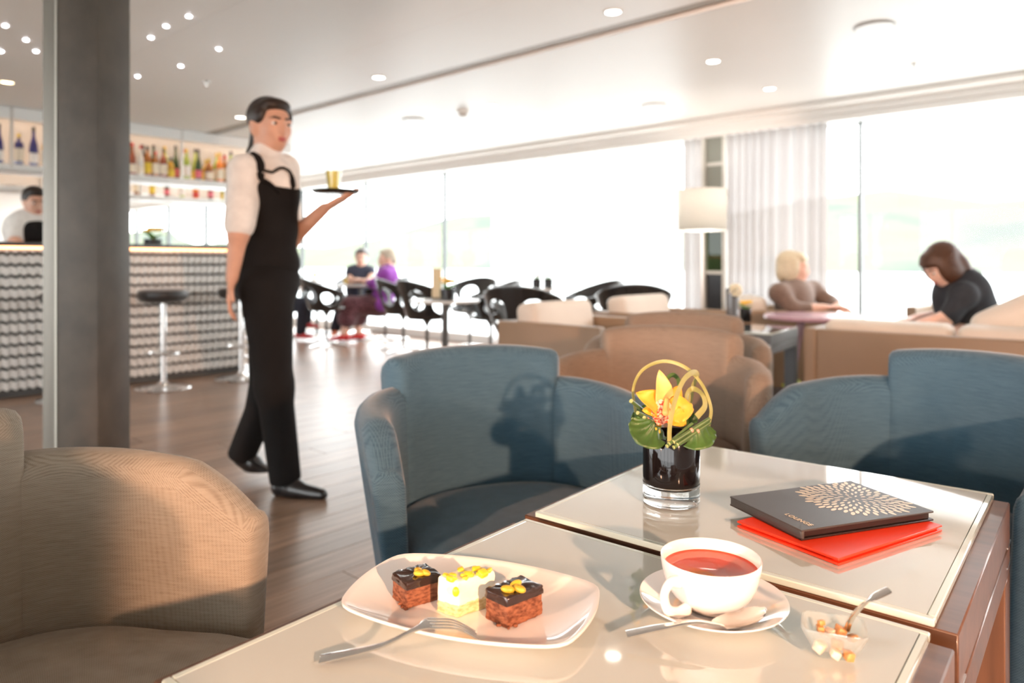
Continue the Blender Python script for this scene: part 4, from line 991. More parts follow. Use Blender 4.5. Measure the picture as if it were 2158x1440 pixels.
def curtain(label, px0, px1, v, m, fold, depth, z0=.03, z1=2.034, seed=0):
    u0, u1 = sorted((at_v(px0, v)[0], at_v(px1, v)[0])); n = int((u1 - u0) / .012); rng = random.Random(seed); mb = MB(); ph = 0; rows = [[], [], [], []]
    for i in range(n + 1):
        u = u0 + (u1 - u0) * i / n; ph += .012 / fold * 2 * math.pi * (1 + .35 * math.sin(u * 9 + seed)); 
        for r, (z, k) in zip(rows, ((z0, 1.15), (z0 + .7, 1.0), (z1 - .25, .95), (z1, .8))):
            r.append(Vector((v + depth * k * math.sin(ph + .25 * math.sin(z * 3 + u * 4)), u, z)))
    mb.loft(rows, cap=False, closed=False)
    o = mb.build('curtain', m, smooth=True, angle=180, M=MR, solid=.0)
    return tag(o, label, 'curtain')
curtain('white sheer curtain drawn across the far windows', 1034, 1436, 5.93, 'sheer_cloth', .11, .028, seed=1)
curtain('narrow grey-lilac curtain left of the column window behind the floor lamp', 1438, 1484, 5.88, 'lilac_cloth', .075, .030, seed=2)
curtain('wide grey-lilac curtain behind the blonde woman', 1528, 1742, 5.88, 'lilac_cloth', .085, .034, seed=3)
# column: narrow tinted side light between the curtains
uc0, uc1 = at_v(1523, 5.90)[0], at_v(1485, 5.90)[0]
mat('frame_pale', (.62, .61, .56), .4); glass_mat('tinted_glass', (.16, .19, .12), .03, .3); mat('blind_grey', (.24, .25, .22), .6); mat('panel_black', (.010, .010, .012), .25)
w = struct(MB().box((5.93, uc0 - .012, 1.05), (.08, .03, 2.1)).build('column_post', 'frame_pale', M=MR)); w.name = 'trim_4'
w2 = struct(MB().box((5.93, uc1 + .012, 1.05), (.08, .03, 2.1)).build('trim_5', 'frame_pale', M=MR))
cm = (uc0 + uc1) / 2; cw = uc1 - uc0; dcol = at_v(1503, 5.9)[1]
def zc(py): return CAM_H - (py - HORIZON) / F_PX * dcol
for y0, y1, mm, nm in ((275, 342, 'blind_grey', 'blind_panel'), (342, 349, 'frame_pale', 'rail'), (349, 486, 'blind_grey', 'blind_panel'), (486, 571, 'tinted_glass', 'pane'), (571, 578, 'frame_pale', 'rail'), (578, 760, 'panel_black', 'kick_panel')):
    a, b = zc(y1), zc(y0)
    o = MB().box((5.94, cm, (a + b) / 2), (.02 if nm != 'rail' else .05, cw, b - a)).build(nm, mm, M=MR); o.parent = w2
# floor lamp with white drum shade
lp = uv(*[at_v(1480, 5.45)[0], 5.45]); ld = lp.y
fl_ = thing('floor_lamp', 'floor lamp with a white drum shade in front of the column window', 'lamp', (lp.x, lp.y, 0))
zs0, zs1 = CAM_H + (555 - 486) / F_PX * ld, CAM_H + (555 - 400) / F_PX * ld; rs = 50 / F_PX * ld
cloth_mat('lamp_shade_cloth', (.86, .83, .78), .0, .5)
MB().lathe([(rs, zs0), (rs, zs1), (rs - .004, zs1), (rs - .004, zs0), (rs, zs0)], 48).build('shade', 'lamp_shade_cloth', fl_, smooth=True)
MB().lathe([(.012, .02), (.012, zs1 - .05), (0, zs1 - .05)], 14).build('pole', 'shelf_metal', fl_, smooth=True)
MB().lathe([(0, 0), (.15, 0), (.15, .012), (.03, .022), (0, .022)], 32).build('base', 'shelf_metal', fl_, smooth=True)
pl_ = bpy.data.lights.new('lamp_bulb', 'POINT'); pl_.energy = 17; pl_.color = (1, .95, .88); pl_.shadow_soft_size = .05
po_ = bpy.data.objects.new('lamp_bulb', pl_); C.objects.link(po_); po_.location = (0, 0, (zs0 + zs1) / 2); po_.parent = fl_
for a in (0, 2.09, 4.19):
    MB().tube([(0, 0, zs1 - .06), (rs * math.cos(a) * .99, rs * math.sin(a) * .99, zs1 - .02)], .003, 6).build('spider_arm', 'shelf_metal', fl_)

# ------------------------------------------------------------------ box armchairs and sofas
mat('tan_leather', (.27, .180, .112), .45, var=.05, scale=4, bump=.12, bscale=250); mat('cream_cushion', (.64, .56, .48), .6, var=.04, scale=6)
def armchair(name, label, cat, loc, rz, w=.66, dep=.68, h=.615, arm=.065, back_h=.72, cushion='cream_cushion', n_cush=1, ends=(1, 1), group=None):
    """boxy seat; local front is -y"""
    t = thing(name, label, cat, (*loc, 0), rz, group)
    for sx, on in zip((-1, 1), ends):
        if on: MB().box((sx * (w / 2 - arm / 2), 0, (h + .06) / 2), (arm, dep, h - .06)).build('arm_panel', 'tan_leather', t, bevel=.012, seg=3)
    iw = w - 2 * arm
    MB().box((0, dep / 2 - arm / 2, (h + .06) / 2), (iw + .002, arm, h - .065)).build('back_panel', 'tan_leather', t, bevel=.010, seg=3)
    MB().box((0, -.03, .20), (iw, dep - arm - .02, .20)).build('seat_base', 'tan_leather', t, bevel=.01)
    cwid = iw / n_cush
    for i in range(n_cush):
        cx = -iw / 2 + cwid * (i + .5)
        blob('seat_cushion', [('box', (cx, -.05, .365), (cwid / 2 - .004, (dep - arm) / 2 - .02, .075), None, .035)], cushion, t, .014, .01)
        blob('back_cushion', [('box', (cx, dep / 2 - arm - .085, .545), (cwid / 2 - .006, .075, (back_h - .38) / 2 + .0), Matrix.Rotation(-.16, 4, 'X'), .045)], cushion, t, .014, .01)
    for sx in (-1, 1):
        for sy in (-1, 1): MB().box((sx * (w / 2 - .05), sy * (dep / 2 - .05), .03), (.04, .04, .06)).build('foot', 'dark_leg', t)
    return t
RA = ROOM_A                            # rz = RA turns local y to the room's u direction, local x to v
g_arm = 'boxy tan leather armchairs'
def face(dirx, diry): return math.atan2(dirx, -diry)
fu = uv(1, 0); fv = uv(0, 1)
# first armchair: its outer side faces us; open towards the far windows side
c1 = (at(1035, 672, 3.95) + at(1282, 684, 3.62)) / 2
armchair('armchair', 'boxy tan armchair with a cream cushion, nearest behind the left blue chair', 'armchair', (c1.x + fv.x * .33, c1.y + fv.y * .33), face(-fu.x, -fu.y), w=.70, dep=.68, group=g_arm)
c2 = (at(1192, 660, 4.75) + at(1440, 664, 4.3)) / 2
armchair('armchair', 'boxy tan armchair with a cream cushion, second behind, near the sheer curtain', 'armchair', (c2.x + fv.x * .36 + .1, c2.y + fv.y * .36), face(-fu.x, -fu.y), w=.74, dep=.70, group=g_arm)
s0 = at(1692, 680, 3.72)
SOFW = 1.9
sc_ = s0 - fu * (SOFW / 2) + fv * .36
armchair('sofa', 'long tan sofa with cream cushions where the dark-haired woman sits', 'sofa', (sc_.x, sc_.y), face(fv.x, fv.y), w=SOFW, dep=.72, h=.60, n_cush=3, back_h=.58)
s1 = at(1922, 641, 5.05)
sc2 = s1 - fu * .62 + fv * .30
armchair('sofa', 'tan two-seat sofa by the window behind the dark-haired woman', 'sofa', (sc2.x, sc2.y), face(-fv.x, -fv.y), w=1.3, dep=.70, h=.63, n_cush=2, back_h=.56)
cb_ = at(1630, 660, 5.40)
armchair('armchair', 'pale armchair in which the blonde woman leans back', 'armchair', (cb_.x + .03, cb_.y), face(.95, -.15), w=.72, dep=.66, h=.60, back_h=.66, group=g_arm)
# tub chairs further back
p = at(1400, 668, 2.62); tub_chair('taupe tub chair behind the sand coloured one, only its back shows', (p.x + .02, p.y - .08), math.radians(-20), 'sand_weave')

# ------------------------------------------------------------------ dark glass table, pink round table
glass_mat('smoke_glass', (.25, .27, .26), .12, .9, .02, .35, (.10, .11, .11)); mat('dark_frame', (.055, .050, .048), .35)
q = on_z(1627, 703, .565)
mat('table_black_glass', (.10, .115, .11), .04, coat=.8, spec=.8)
dt = lounge_table('dark glass lounge table carrying a grey vase and a black flower pot', (q.x, q.y, 0) , 'table_black_glass', 'dark_frame', 'dark_frame', .50, .50, TR + math.pi / 2 + .06, .565)
# pink round table
rp = at(1714, 664, 4.62); rtz = rp.z
t = thing('round_table', 'round lilac-pink table on slanted legs in front of the blonde woman', 'table', (rp.x, rp.y, 0))
mat('pink_lacquer', (.52, .33, .40), .25, coat=.3)
MB().lathe([(0, rtz), (.295, rtz), (.302, rtz - .006), (.300, rtz - .022), (.27, rtz - .034), (0, rtz - .034)], 48).build('table_top', 'pink_lacquer', t, smooth=True)
for a in (.5, 2.07, 3.64, 5.21): MB().tube([(.10 * math.cos(a), .10 * math.sin(a), rtz - .03), (.235 * math.cos(a), .235 * math.sin(a), 0)], [.016, .011], 12).build('leg', 'pink_lacquer', t, smooth=True)
# things on those tables
g = on_z(1543, 690, .565)
gv = thing('glass_vase', 'tall smoky grey glass vase with a pale hydrangea on the dark table', 'vase', (g.x, g.y, .565))
vh = 82 / F_PX * g.y; vr = 13 / F_PX * g.y
MB().lathe([(0, 0), (vr, 0), (vr, vh), (vr - .003, vh), (vr - .003, .012), (0, .012)], 28).build('glass_body', mat('smoky_glass', (.10, .10, .105), .06, coat=.8), gv, smooth=True)
petal_mat('hydrangea', (.74, .66, .46), (.80, .74, .58))
for i in range(26):
    rng = random.Random(i); a = i * 2.4; zz_ = 1 - 2 * (i + .5) / 26; rr = math.sqrt(1 - zz_ * zz_); c = Vector((.012 + .030 * rr * math.cos(a), .030 * rr * math.sin(a) - .02, vh - .012 + .034 * zz_))
    blob('blossom', [('ell', c, (.012, .012, .010))], 'hydrangea', gv, .0035, .002, 1)
g = on_z(1571, 679, .565)
posy('flower_pot', 'black pot of orange and yellow flowers beside the grey vase', (g.x, g.y, .565), .042, 'bar_flower', 'bar_leaf', 'black_plastic', .085)

# ------------------------------------------------------------------ café chairs and tables by the windows
mat('chair_black', (.016, .016, .017), .25, coat=.3); mat('chair_inner', (.30, .30, .30), .22, coat=.5)
def cafe_shell():
    """one-piece tub shell with organic openings in back and sides"""
    NA, NT = 96, 26; vs = []; fs = []
    span = math.radians(128)
    holes = [(-1.62, .50, .44, .27), (-.60, .52, .40, .27), (.60, .52, .40, .27), (1.62, .50, .44, .27)]
    def hole(a, t):
        for ca, ct, ra, rt in holes:
            e = ((a - ca) / ra) ** 2 + ((t - ct) / rt) ** 2
            if e < 1: return (ca, ct, ra, rt, e)
        return None
    pts = {}
    for i in range(NA + 1):
        a = -span + 2 * span * i / NA
        for j in range(NT + 1):
            t = j / NT; aa, tt = a, t; hh = hole(a, t)
            if hh and hh[4] > .62:     # pull the ragged edge out to the smooth outline
                k = 1 / math.sqrt(hh[4]); aa = hh[0] + (a - hh[0]) * k; tt = hh[1] + (t - hh[1]) * k
            back = (1 + math.cos(aa)) / 2            # 1 at the back, small at the front
            top = .60 + .175 * back ** 1.4; rb = .16 + .02 * back; rt_ = .275 + .03 * back
            r = rb + (rt_ - rb) * tt ** .75; z = .40 + (top - .40) * tt
            pts[i, j] = (r * math.sin(aa), r * math.cos(aa) * .95, z, bool(hh and hh[4] <= .62))
    idx = {}
    for key, p in pts.items(): idx[key] = len(vs); vs.append(p[:3])
    for i in range(NA):
        for j in range(NT):
            q = [(i, j), (i + 1, j), (i + 1, j + 1), (i, j + 1)]
            if any(pts[k][3] for k in q): continue
            fs.append(tuple(idx[k] for k in q))
    mb = MB(); mb.add(vs, fs); return mb
CHM = {}
def cafe_chair(label, loc, rz):
    t = thing('cafe_chair', label, 'chair', (loc[0], loc[1], 0), rz, 'black tub-shaped café chairs')
    def share(nm, make):
        if nm not in CHM: o = make(); CHM[nm] = o; o.parent = t; return
        o = CHM[nm].copy(); C.objects.link(o); o.parent = t
    share('shell', lambda: cafe_shell().build('shell', 'chair_black', smooth=True, angle=180, solid=.016))
    share('seat_pan', lambda: MB().lathe([(0, .385), (.10, .388), (.17, .402), (.195, .425), (.19, .430), (.16, .412), (.09, .402), (0, .400)], 36, (0, -.02, 0)).build('seat_pan', 'chair_black', smooth=True))
    share('post', lambda: MB().lathe([(.016, .02), (.016, .33), (.03, .36), (.05, .386), (0, .386)], 16).build('post', 'dark_frame', smooth=True))
    for k in range(4):
        nm = 'foot%d' % k
        def mk(k=k):
            a = math.pi / 4 + k * math.pi / 2
            return MB().tube([(0, 0, .042), (.15 * math.cos(a), .15 * math.sin(a), .026), (.30 * math.cos(a), .30 * math.sin(a), .012)], [.016, .013, .010], 8).build('foot', 'chrome', smooth=True)
        share(nm, mk)
    return t
def fl_at(px, py): return on_z(px, py, 0)
def chair_px(label, px, py, d, fx, fy):
    p = at(px, 0, d); return cafe_chair(label, (p.x, p.y), face(fx, fy))
chair_px('black café chair just right of the waitress, with an open hole in its side', 688, 0, 8.2, .75, .3)
chair_px('black café chair seating the person in purple', 812, 0, 8.75, -.95, .25)
chair_px('black café chair left of the tall table post', 850, 0, 7.65, .9, .35)
chair_px('black café chair directly behind the tall table post', 900, 0, 6.95, .7, .6)
chair_px('black café chair right of the post, seen at an angle', 1034, 0, 6.9, -.95, -.2)
chair_px('black café chair at the far side, right of the orange flowers', 990, 0, 7.9, -.5, -.8)
chair_px('black café chair cut off by the first tan armchair', 1105, 0, 5.3, .3, .9)
chair_px('black café chair with round holes near the two pots', 1246, 0, 6.7, -.9, -.35)
chair_px('black café chair whose back shows over the second tan armchair', 1335, 0, 5.75, .1, 1.0)
chair_px('black café chair by the window seating the person in the dark top', 754, 0, 9.5, .1, -1.0)
chair_px('black café chair seating the person with red shoes, behind the waitress', 612, 0, 9.0, .9, -.2)
mat('table_white', (.80, .79, .77), .25, coat=.4)
def cafe_table(label, px, d, z, r, post='dark_frame', pr=.022):
    p = at(px, 0, d); t = thing('cafe_table', label, 'table', (p.x, p.y, 0), 0, 'café tables by the windows')
    MB().lathe([(0, z), (r, z), (r + .003, z - .006), (r - .01, z - .022), (0, z - .022)], 40).build('table_top', 'table_white', t, smooth=True)
    MB().lathe([(pr, .01), (pr, z - .02), (0, z - .02)], 16).build('post', post, t, smooth=True)
    MB().lathe([(0, 0), (.24, 0), (.24, .008), (.05, .02), (0, .02)], 32).build('base', post, t, smooth=True)
    return p
T1 = cafe_table('white topped café table on a thick dark post, nearest by the aisle', 938, 6.25, .615, .30, pr=.030)
T2 = cafe_table('white topped café table between the person in purple and the dark-haired person', 760, 8.95, .665, .28)
T3 = cafe_table('small café table holding two black pots by the sheer curtain', 1156, 7.0, .69, .19)
T4 = cafe_table('café table at the far left window with a yellow flower', 668, 9.75, .68, .24)
posy('flower_pot', 'black pot of orange flowers on the nearest café table', (T1.x + .03, T1.y - .10, .615), .075, 'bar_flower', 'bar_leaf', 'black_plastic', .10)
p = at(921, 0, T1.y + .05)
t = thing('menu_stand', 'tall tan menu holder standing on the nearest café table', 'menu stand', (p.x, p.y, .615))
MB().box((0, 0, .14), (.085, .010, .26)).build('menu_card', mat('menu_tan', (.62, .50, .33), .6), t, bevel=.002); MB().box((0, 0, .008), (.095, .05, .016)).build('foot', 'dark_frame', t, bevel=.003)
for px, lab, fm in ((1131, 'black pot with pink flowers, left one on the small café table', 'pinkish'), (1156, 'black pot with yellow flowers, right one on the small café table', 'bar_flower')):
    if fm == 'pinkish': petal_mat('pinkish', (.60, .18, .30), (.70, .30, .40))
    p = at(px, 0, T3.y - .05); posy('flower_pot', lab, (p.x, p.y, .69), .05, fm, 'bar_leaf', 'black_plastic', .09, 6)
posy('flower_pot', 'small white pot of yellow flowers on the far left café table', (T4.x - .03, T4.y, .68), .06, 'bar_flower', 'bar_leaf', 'table_white', .06, 5)
for nm, lab, dx, dy in (('drinking_glass', 'clear glass of amber drink on the table beside the person in purple', .17, .05), ('drinking_glass', 'clear glass of amber drink on the table in front of the dark-haired person', -.19, .02)):
    t = thing(nm, lab, 'glass', (T2.x + dx, T2.y + dy, .665)); MB().lathe([(0, 0), (.03, 0), (.035, .12), (.033, .12), (.028, .006), (0, .006)], 20).build('glass_body', 'shelf_glass', t, smooth=True); MB().lathe([(0, .007), (.0275, .007), (.031, .08), (0, .08)], 20).build('drink', 'glass golden', t, smooth=True)

# cream throw cushion leaning at the end of the long sofa
q = at(2160, 690, 3.40)
o = blob('throw_cushion', [('box', (0, 0, 0), (.20, .07, .15), None, .065), ('ell', (0, 0, 0), (.17, .09, .12))], 'cream_cushion', None, .012, .02); o.location = (q.x, q.y, q.z)
o.rotation_euler = (-.35, .5, face(fv.x, fv.y) + .3); tag(o, 'cream throw cushion at the near end of the long sofa', 'cushion')

petal_mat('lime_leaf', (.42, .50, .03), (.55, .60, .08))
g = on_z(1672, 856, 0); posy('potted_plant', 'small white pot with lime green leaves on the floor under the dark table', (g.x, g.y, 0), .07, 'lime_leaf', 'lime_leaf', 'table_white', .09, 5, 'plant')
# ------------------------------------------------------------------ people
mat('skin', (.62, .34, .235), .5, sss=.08, var=.05, scale=30); mat('skin_pale', (.70, .43, .33), .5, sss=.08, var=.05, scale=30)
mat('eye_white', (.75, .73, .70), .2); mat('eye_iris', (.03, .02, .015), .15); mat('lips', (.40, .09, .08), .4)
def hair_mat(n, c): return mat(n, c, .45, var=.35, scale=6, stretch=(60, 60, 6), spec=.35)
hair_mat('hair_dark', (.025, .016, .012)); hair_mat('hair_brown', (.065, .026, .013)); hair_mat('hair_blonde', (.56, .47, .33)); hair_mat('hair_grey', (.46, .40, .32)); hair_mat('hair_charcoal', (.11, .10, .095))
def cloth(n, c, var=.08, scale=25): return mat(n, c, .85, var=var, scale=scale, sheen=.25 if max(c) > .05 else 0, bump=.15, bscale=120, spec=.2)
cloth('white_shirt', (.74, .70, .66)); cloth('black_cloth', (.009, .0075, .007)); cloth('brown_knit', (.17, .11, .085), .2, 60); cloth('navy_tee', (.030, .032, .038)); cloth('purple_knit', (.22, .045, .30)); cloth('navy_top', (.035, .040, .065)); cloth('dark_trousers', (.03, .032, .045)); cloth('floral_skirt', (.10, .04, .05), .95, 55)
mat('red_shoe', (.55, .03, .035), .4); mat('orange_shoe', (.80, .20, .06), .4); mat('black_shoe', (.012, .010, .010), .3, coat=.3)
V3 = Vector
def frame(f, up=(0, 0, 1)):
    """columns: side, forward, up for a head looking along f"""
    f = V3(f).normalized(); s = f.cross(V3(up)).normalized(); u = s.cross(f); m = Matrix((s, f, u)).transposed(); return m.to_4x4(), s, f, u
def head_prims(c, f, s=1.0):
    M, sd, fw, up = frame(f)
    P_ = lambda x, y, z: c + (sd * x + fw * y + up * z) * s
    e = lambda x, y, z, r: ('ell', P_(x, y, z), tuple(q * s for q in r), M)
    return [e(0, -.012, .030, (.076, .094, .088)), e(0, .022, -.030, (.060, .068, .076)), e(0, .046, -.072, (.034, .036, .032)),
            ('cap', P_(0, .088, .012), .010 * s, P_(0, .106, -.026), .0135 * s, .014), e(0, .080, .022, (.050, .016, .012)),
            e(.030, .068, -.022, (.022, .020, .018)), e(-.030, .068, -.022, (.022, .020, .018)), e(0, .083, -.056, (.022, .012, .010)),
            e(.076, -.010, -.008, (.010, .022, .032)), e(-.076, -.010, -.008, (.010, .022, .032))], P_, M
def face_parts(body, c, f, s=1.0, hair='hair_dark', sides=(-1, 1)):
    pr, P_, M = head_prims(c, f, s)
    for x in sides:
        e = blob('eye', [('ell', P_(.030 * x, .087, .006), (.0135 * s, .010 * s, .0085 * s), M)], 'eye_white', body, .0028 * s, .001, 1)
        blob('iris', [('ell', P_(.030 * x, .0960, .006), (.0066 * s, .004 * s, .0070 * s), M)], 'eye_iris', body, .002 * s, .001, 1)
        blob('eyebrow', [('cap', P_(.014 * x, .099, .027), .0050 * s, P_(.034 * x, .092, .031), .0050 * s), ('cap', P_(.034 * x, .092, .031), .0045 * s, P_(.050 * x, .077, .025), .0025 * s)], hair, body, .0024 * s, .002, 1)
    blob('lips', [('ell', P_(0, .0985, -.052), (.020 * s, .006 * s, .0055 * s), M), ('ell', P_(0, .0975, -.061), (.017 * s, .007 * s, .006 * s), M)], 'lips', body, .0024 * s, .002, 1)
def hand_prims(wrist, d, palm, s=1.0, curl=.5, side=1, flat=False):
    """palm and five fingers; d: wrist to knuckles, palm: direction the palm faces, side: +1 thumb on d x palm side"""
    d = V3(d).normalized(); n = V3(palm); n = (n - d * n.dot(d)).normalized(); t = d.cross(n) * side; out = []
    k0 = wrist + d * .018 * s
    for i, x in enumerate((-.030, -.010, .010, .028)):
        out.append(('cap', k0 + t * x * .75 * s, .0125 * s, wrist + d * .088 * s + t * x * s, .0115 * s, .012))
    lens = [(.030, .020, .017), (.036, .024, .019), (.040, .026, .020), (.036, .024, .019)]
    for i, x in enumerate((-.031, -.0105, .0105, .030)):
        p = wrist + d * .090 * s + t * x * s; a = 0
        for j, L_ in enumerate(lens[i]):
            a += curl * (.35 if j == 0 else .75); v = d * math.cos(a) + n * math.sin(a) + t * (x * 1.2); v.normalize(); q = p + v * L_ * s
            out.append(('cap', p, (.0088 - .0008 * j) * s, q, (.0082 - .0008 * j) * s, .003)); p = q
    p = wrist + d * .035 * s + t * .030 * s; v = (d * .75 + t * .75 + n * .25).normalized(); q = p + v * .038 * s; v2 = (d * .95 + t * .15 + n * .3).normalized()
    out += [('cap', p, .0130 * s, q, .0098 * s, .008), ('cap', q, .0094 * s, q + v2 * .030 * s, .0080 * s, .003)]
    return out
def limb(a, ra, b, rb, c=None, rc=None):
    out = [('cap', a, ra, b, rb)]
    if c is not None: out.append(('cap', b, rb, c, rc))
    return out

# ---- waitress in mid-stride with a tray
WD = 2.97
def J(px, py, dd=0.0): return at(px, py, WD + dd)
wf = V3((.72, -.69, -.06)).normalized()
w_root = thing('person', 'waitress in white shirt, black waistcoat and trousers walking with a tray', 'person', (0, 0, 0))
hc = J(571, 268); h_pr, hP, hM = head_prims(hc, wf, .96)
sh_n, el_n, wr_n = J(517, 362, -.13), J(503, 490, -.17), J(489, 588, -.17)
sh_f, el_f, wr_f = J(598, 358, .13), J(612, 505, .10), J(683, 440, -.02)
hp_n, kn_n, an_n = J(562, 612, -.075), J(578, 815, -.085), J(598, 1000, -.055)
hp_f, kn_f, an_f = J(572, 612, .085), J(560, 838, .12), J(512, 958, .17)
neck = J(556, 340)
arms = limb(sh_n, .050, el_n, .038, wr_n, .024) + limb(sh_f, .048, el_f, .037, wr_f, .024)
torso = [('ell', J(556, 400), (.155, .115, .145), Matrix.Rotation(-.55, 4, 'Z')), ('ell', J(563, 480), (.125, .095, .13), Matrix.Rotation(-.5, 4, 'Z')), ('ell', J(563, 590), (.128, .100, .11), Matrix.Rotation(-.4, 4, 'Z')), ('cap', neck, .052, hc + V3((-.02, .01, -.05)), .046), ('cap', sh_n, .052, sh_f, .052)]
legs = limb(hp_n, .086, kn_n, .054, an_n, .038) + limb(hp_f, .084, kn_f, .052, an_f, .038)
hand1 = hand_prims(wr_n, V3((-.10, -.05, -1)), V3((.9, .3, 0)), .95, .45, 1)
hand2 = hand_prims(wr_f, V3((.80, -.12, .42)), V3((-.25, 0, 1)), .95, .10, -1)
body = blob('body', h_pr + torso + arms + legs + hand1 + hand2, 'skin', w_root, .0062, .028)
face_parts(body, hc, wf, .96, 'hair_dark')
M, sd, fw, up = frame(wf)
hpr = [('ell', hP(0, -.030, .046), (.083, .092, .084), hM), ('ell', hP(0, .038, .088), (.062, .040, .030), hM), ('ell', hP(.062, .0, .040), (.024, .05, .042), hM), ('ell', hP(-.062, .0, .040), (.024, .05, .042), hM),
       ('ell', hP(0, -.105, .0), (.034, .034, .036), hM), ('cap', hP(0, -.115, -.02), .030, hP(.01, -.13, -.11), .026), ('cap', hP(.01, -.13, -.11), .026, hP(.012, -.118, -.19), .012)]
blob('hair', hpr, 'hair_dark', body, .006, .02)
shirt = blob('shirt', [(p[0], p[1], tuple(q + .008 for q in p[2]), p[3]) for p in torso[:2]] + [('cap', sh_n, .064, el_n.lerp(sh_n, .12), .058), ('cap', sh_f, .062, el_f.lerp(sh_f, .12), .056), ('cap', sh_n, .062, sh_f, .062), ('cap', neck + V3((0, 0, -.02)), .066, neck + V3((.012, -.008, .022)), .062)], 'white_shirt', w_root, .007, .03)
blob('collar', [('cap', neck + V3((.045, -.045, .018)), .018, neck + V3((.075, -.070, -.030)), .010), ('cap', neck + V3((-.02, -.06, .020)), .016, neck + V3((.045, -.085, -.030)), .010)], 'white_shirt', shirt, .005, .01)
vt = [('ell', J(555, 412, 0), (.166, .130, .150), Matrix.Rotation(-.55, 4, 'Z')), ('ell', J(563, 482), (.138, .110, .14), Matrix.Rotation(-.5, 4, 'Z')), ('ell', J(563, 556), (.140, .118, .12), Matrix.Rotation(-.45, 4, 'Z')),
      ('cap', J(528, 345, -.075), .030, J(536, 395, -.115), .05), ('cap', J(528, 345, -.075), .030, J(530, 400, .0), .07), ('cap', J(592, 352, .07), .030, J(590, 400, .03), .05), ('-ell', J(592, 358, -.13), (.062, .10, .062), None), ('-ell', J(508, 385, -.20), (.048, .07, .07), None), ('-ell', J(616, 380, .2), (.05, .08, .09), None),
      ('-box', J(566, 583) + V3((0, 0, -.2)), (.4, .4, .2), None, .001)]
vest = blob('waistcoat', vt, 'black_cloth', w_root, .007, .035, 1)
def hug(pts, o, off):
    out = []
    for p in bez(pts, 8):
        ok, loc, nrm, _ = o.closest_point_on_mesh(p); out.append(loc + nrm * off)
    return out
bpy.context.view_layer.update()
MB().tube(hug([J(534, 338, -.13), J(548, 356, -.16), J(572, 354, -.16), J(596, 342, -.13), J(611, 362, -.08), J(614, 400, -.08)], shirt, .004), .012, 8, .5).build('neck_band', 'black_cloth', vest, smooth=True)
MB().tube(hug([J(530, 336, -.12), J(546, 362, -.16), J(568, 386, -.17), J(594, 408, -.16)], shirt, .005), .018, 8, .5).build('strap', 'black_cloth', vest, smooth=True)
def leg_cloth(h, rh, k, rk, a, ra):
    d = (a - k).normalized(); M = d.to_track_quat('Z', 'Y').to_matrix().to_4x4()
    return [('cap', h, rh, k, rk), ('cap', k, rk, a, ra)], ('-box', a + d * .115, (.15, .15, .10), M, .001)
la, ca = leg_cloth(hp_n, .104, kn_n, .070, an_n + V3((.006, 0, -.015)), .062); lb, cb2 = leg_cloth(hp_f, .100, kn_f, .066, an_f + V3((-.004, 0, .0)), .060)
tr = [('ell', J(563, 592), (.140, .116, .13), Matrix.Rotation(-.4, 4, 'Z'))] + la + lb + [ca, cb2]
blob('trousers', tr, 'black_cloth', w_root, .008, .04, 1)
def shoe(name, heel, toe, m, parent, w=.040, h=.06, vox=.006, flatten=True):
    d = (toe - heel); return blob(name, [('cap', heel + V3((0, 0, h * .55)), w, heel + d * .35 + V3((0, 0, h * .55)), w * .95), ('cap', heel + d * .3 + V3((0, 0, h * .42)), w * .95, toe + V3((0, 0, h * .28)), w * .62)] + [('-box', heel + d * .5 + V3((0, 0, -.10)), (.4, .4, .10), None, .001)], m, parent, vox, .02)
def gz(p): return V3((p.x, p.y, 0))
hN = gz(an_n); shoe('shoe', hN + V3((-.012, 0, 0)), hN + V3((.165, -.05, 0)), 'black_shoe', w_root)
hF = gz(an_f); shoe('shoe', hF + V3((.0, .0, .055)), hF + V3((.115, -.0, .0)), 'black_shoe', w_root)
# tray and the glass on it
tp = J(708, 408, -.03)
t = thing('tray', 'round dark serving tray balanced on the waitress hand', 'tray', tp)
MB().lathe([(0, .0), (.085, 0), (.098, .010), (.100, .012), (.097, .013), (.084, .005), (0, .005)], 40).build('tray_dish', 'black_plastic', t, smooth=True)
t = thing('drink_glass', 'tall glass of yellow juice standing on the tray', 'glass', tp + V3((-.010, 0, .0055)))
MB().lathe([(0, 0), (.022, 0), (.024, .006), (.033, .092), (.0315, .092), (.022, .008), (0, .008)], 24).build('glass_body', 'shelf_glass', t, smooth=True)
MB().lathe([(0, .009), (.0205, .009), (.030, .084), (0, .084)], 24).build('juice', mat('juice', (.86, .62, .06), .2, coat=.3), t, smooth=True)

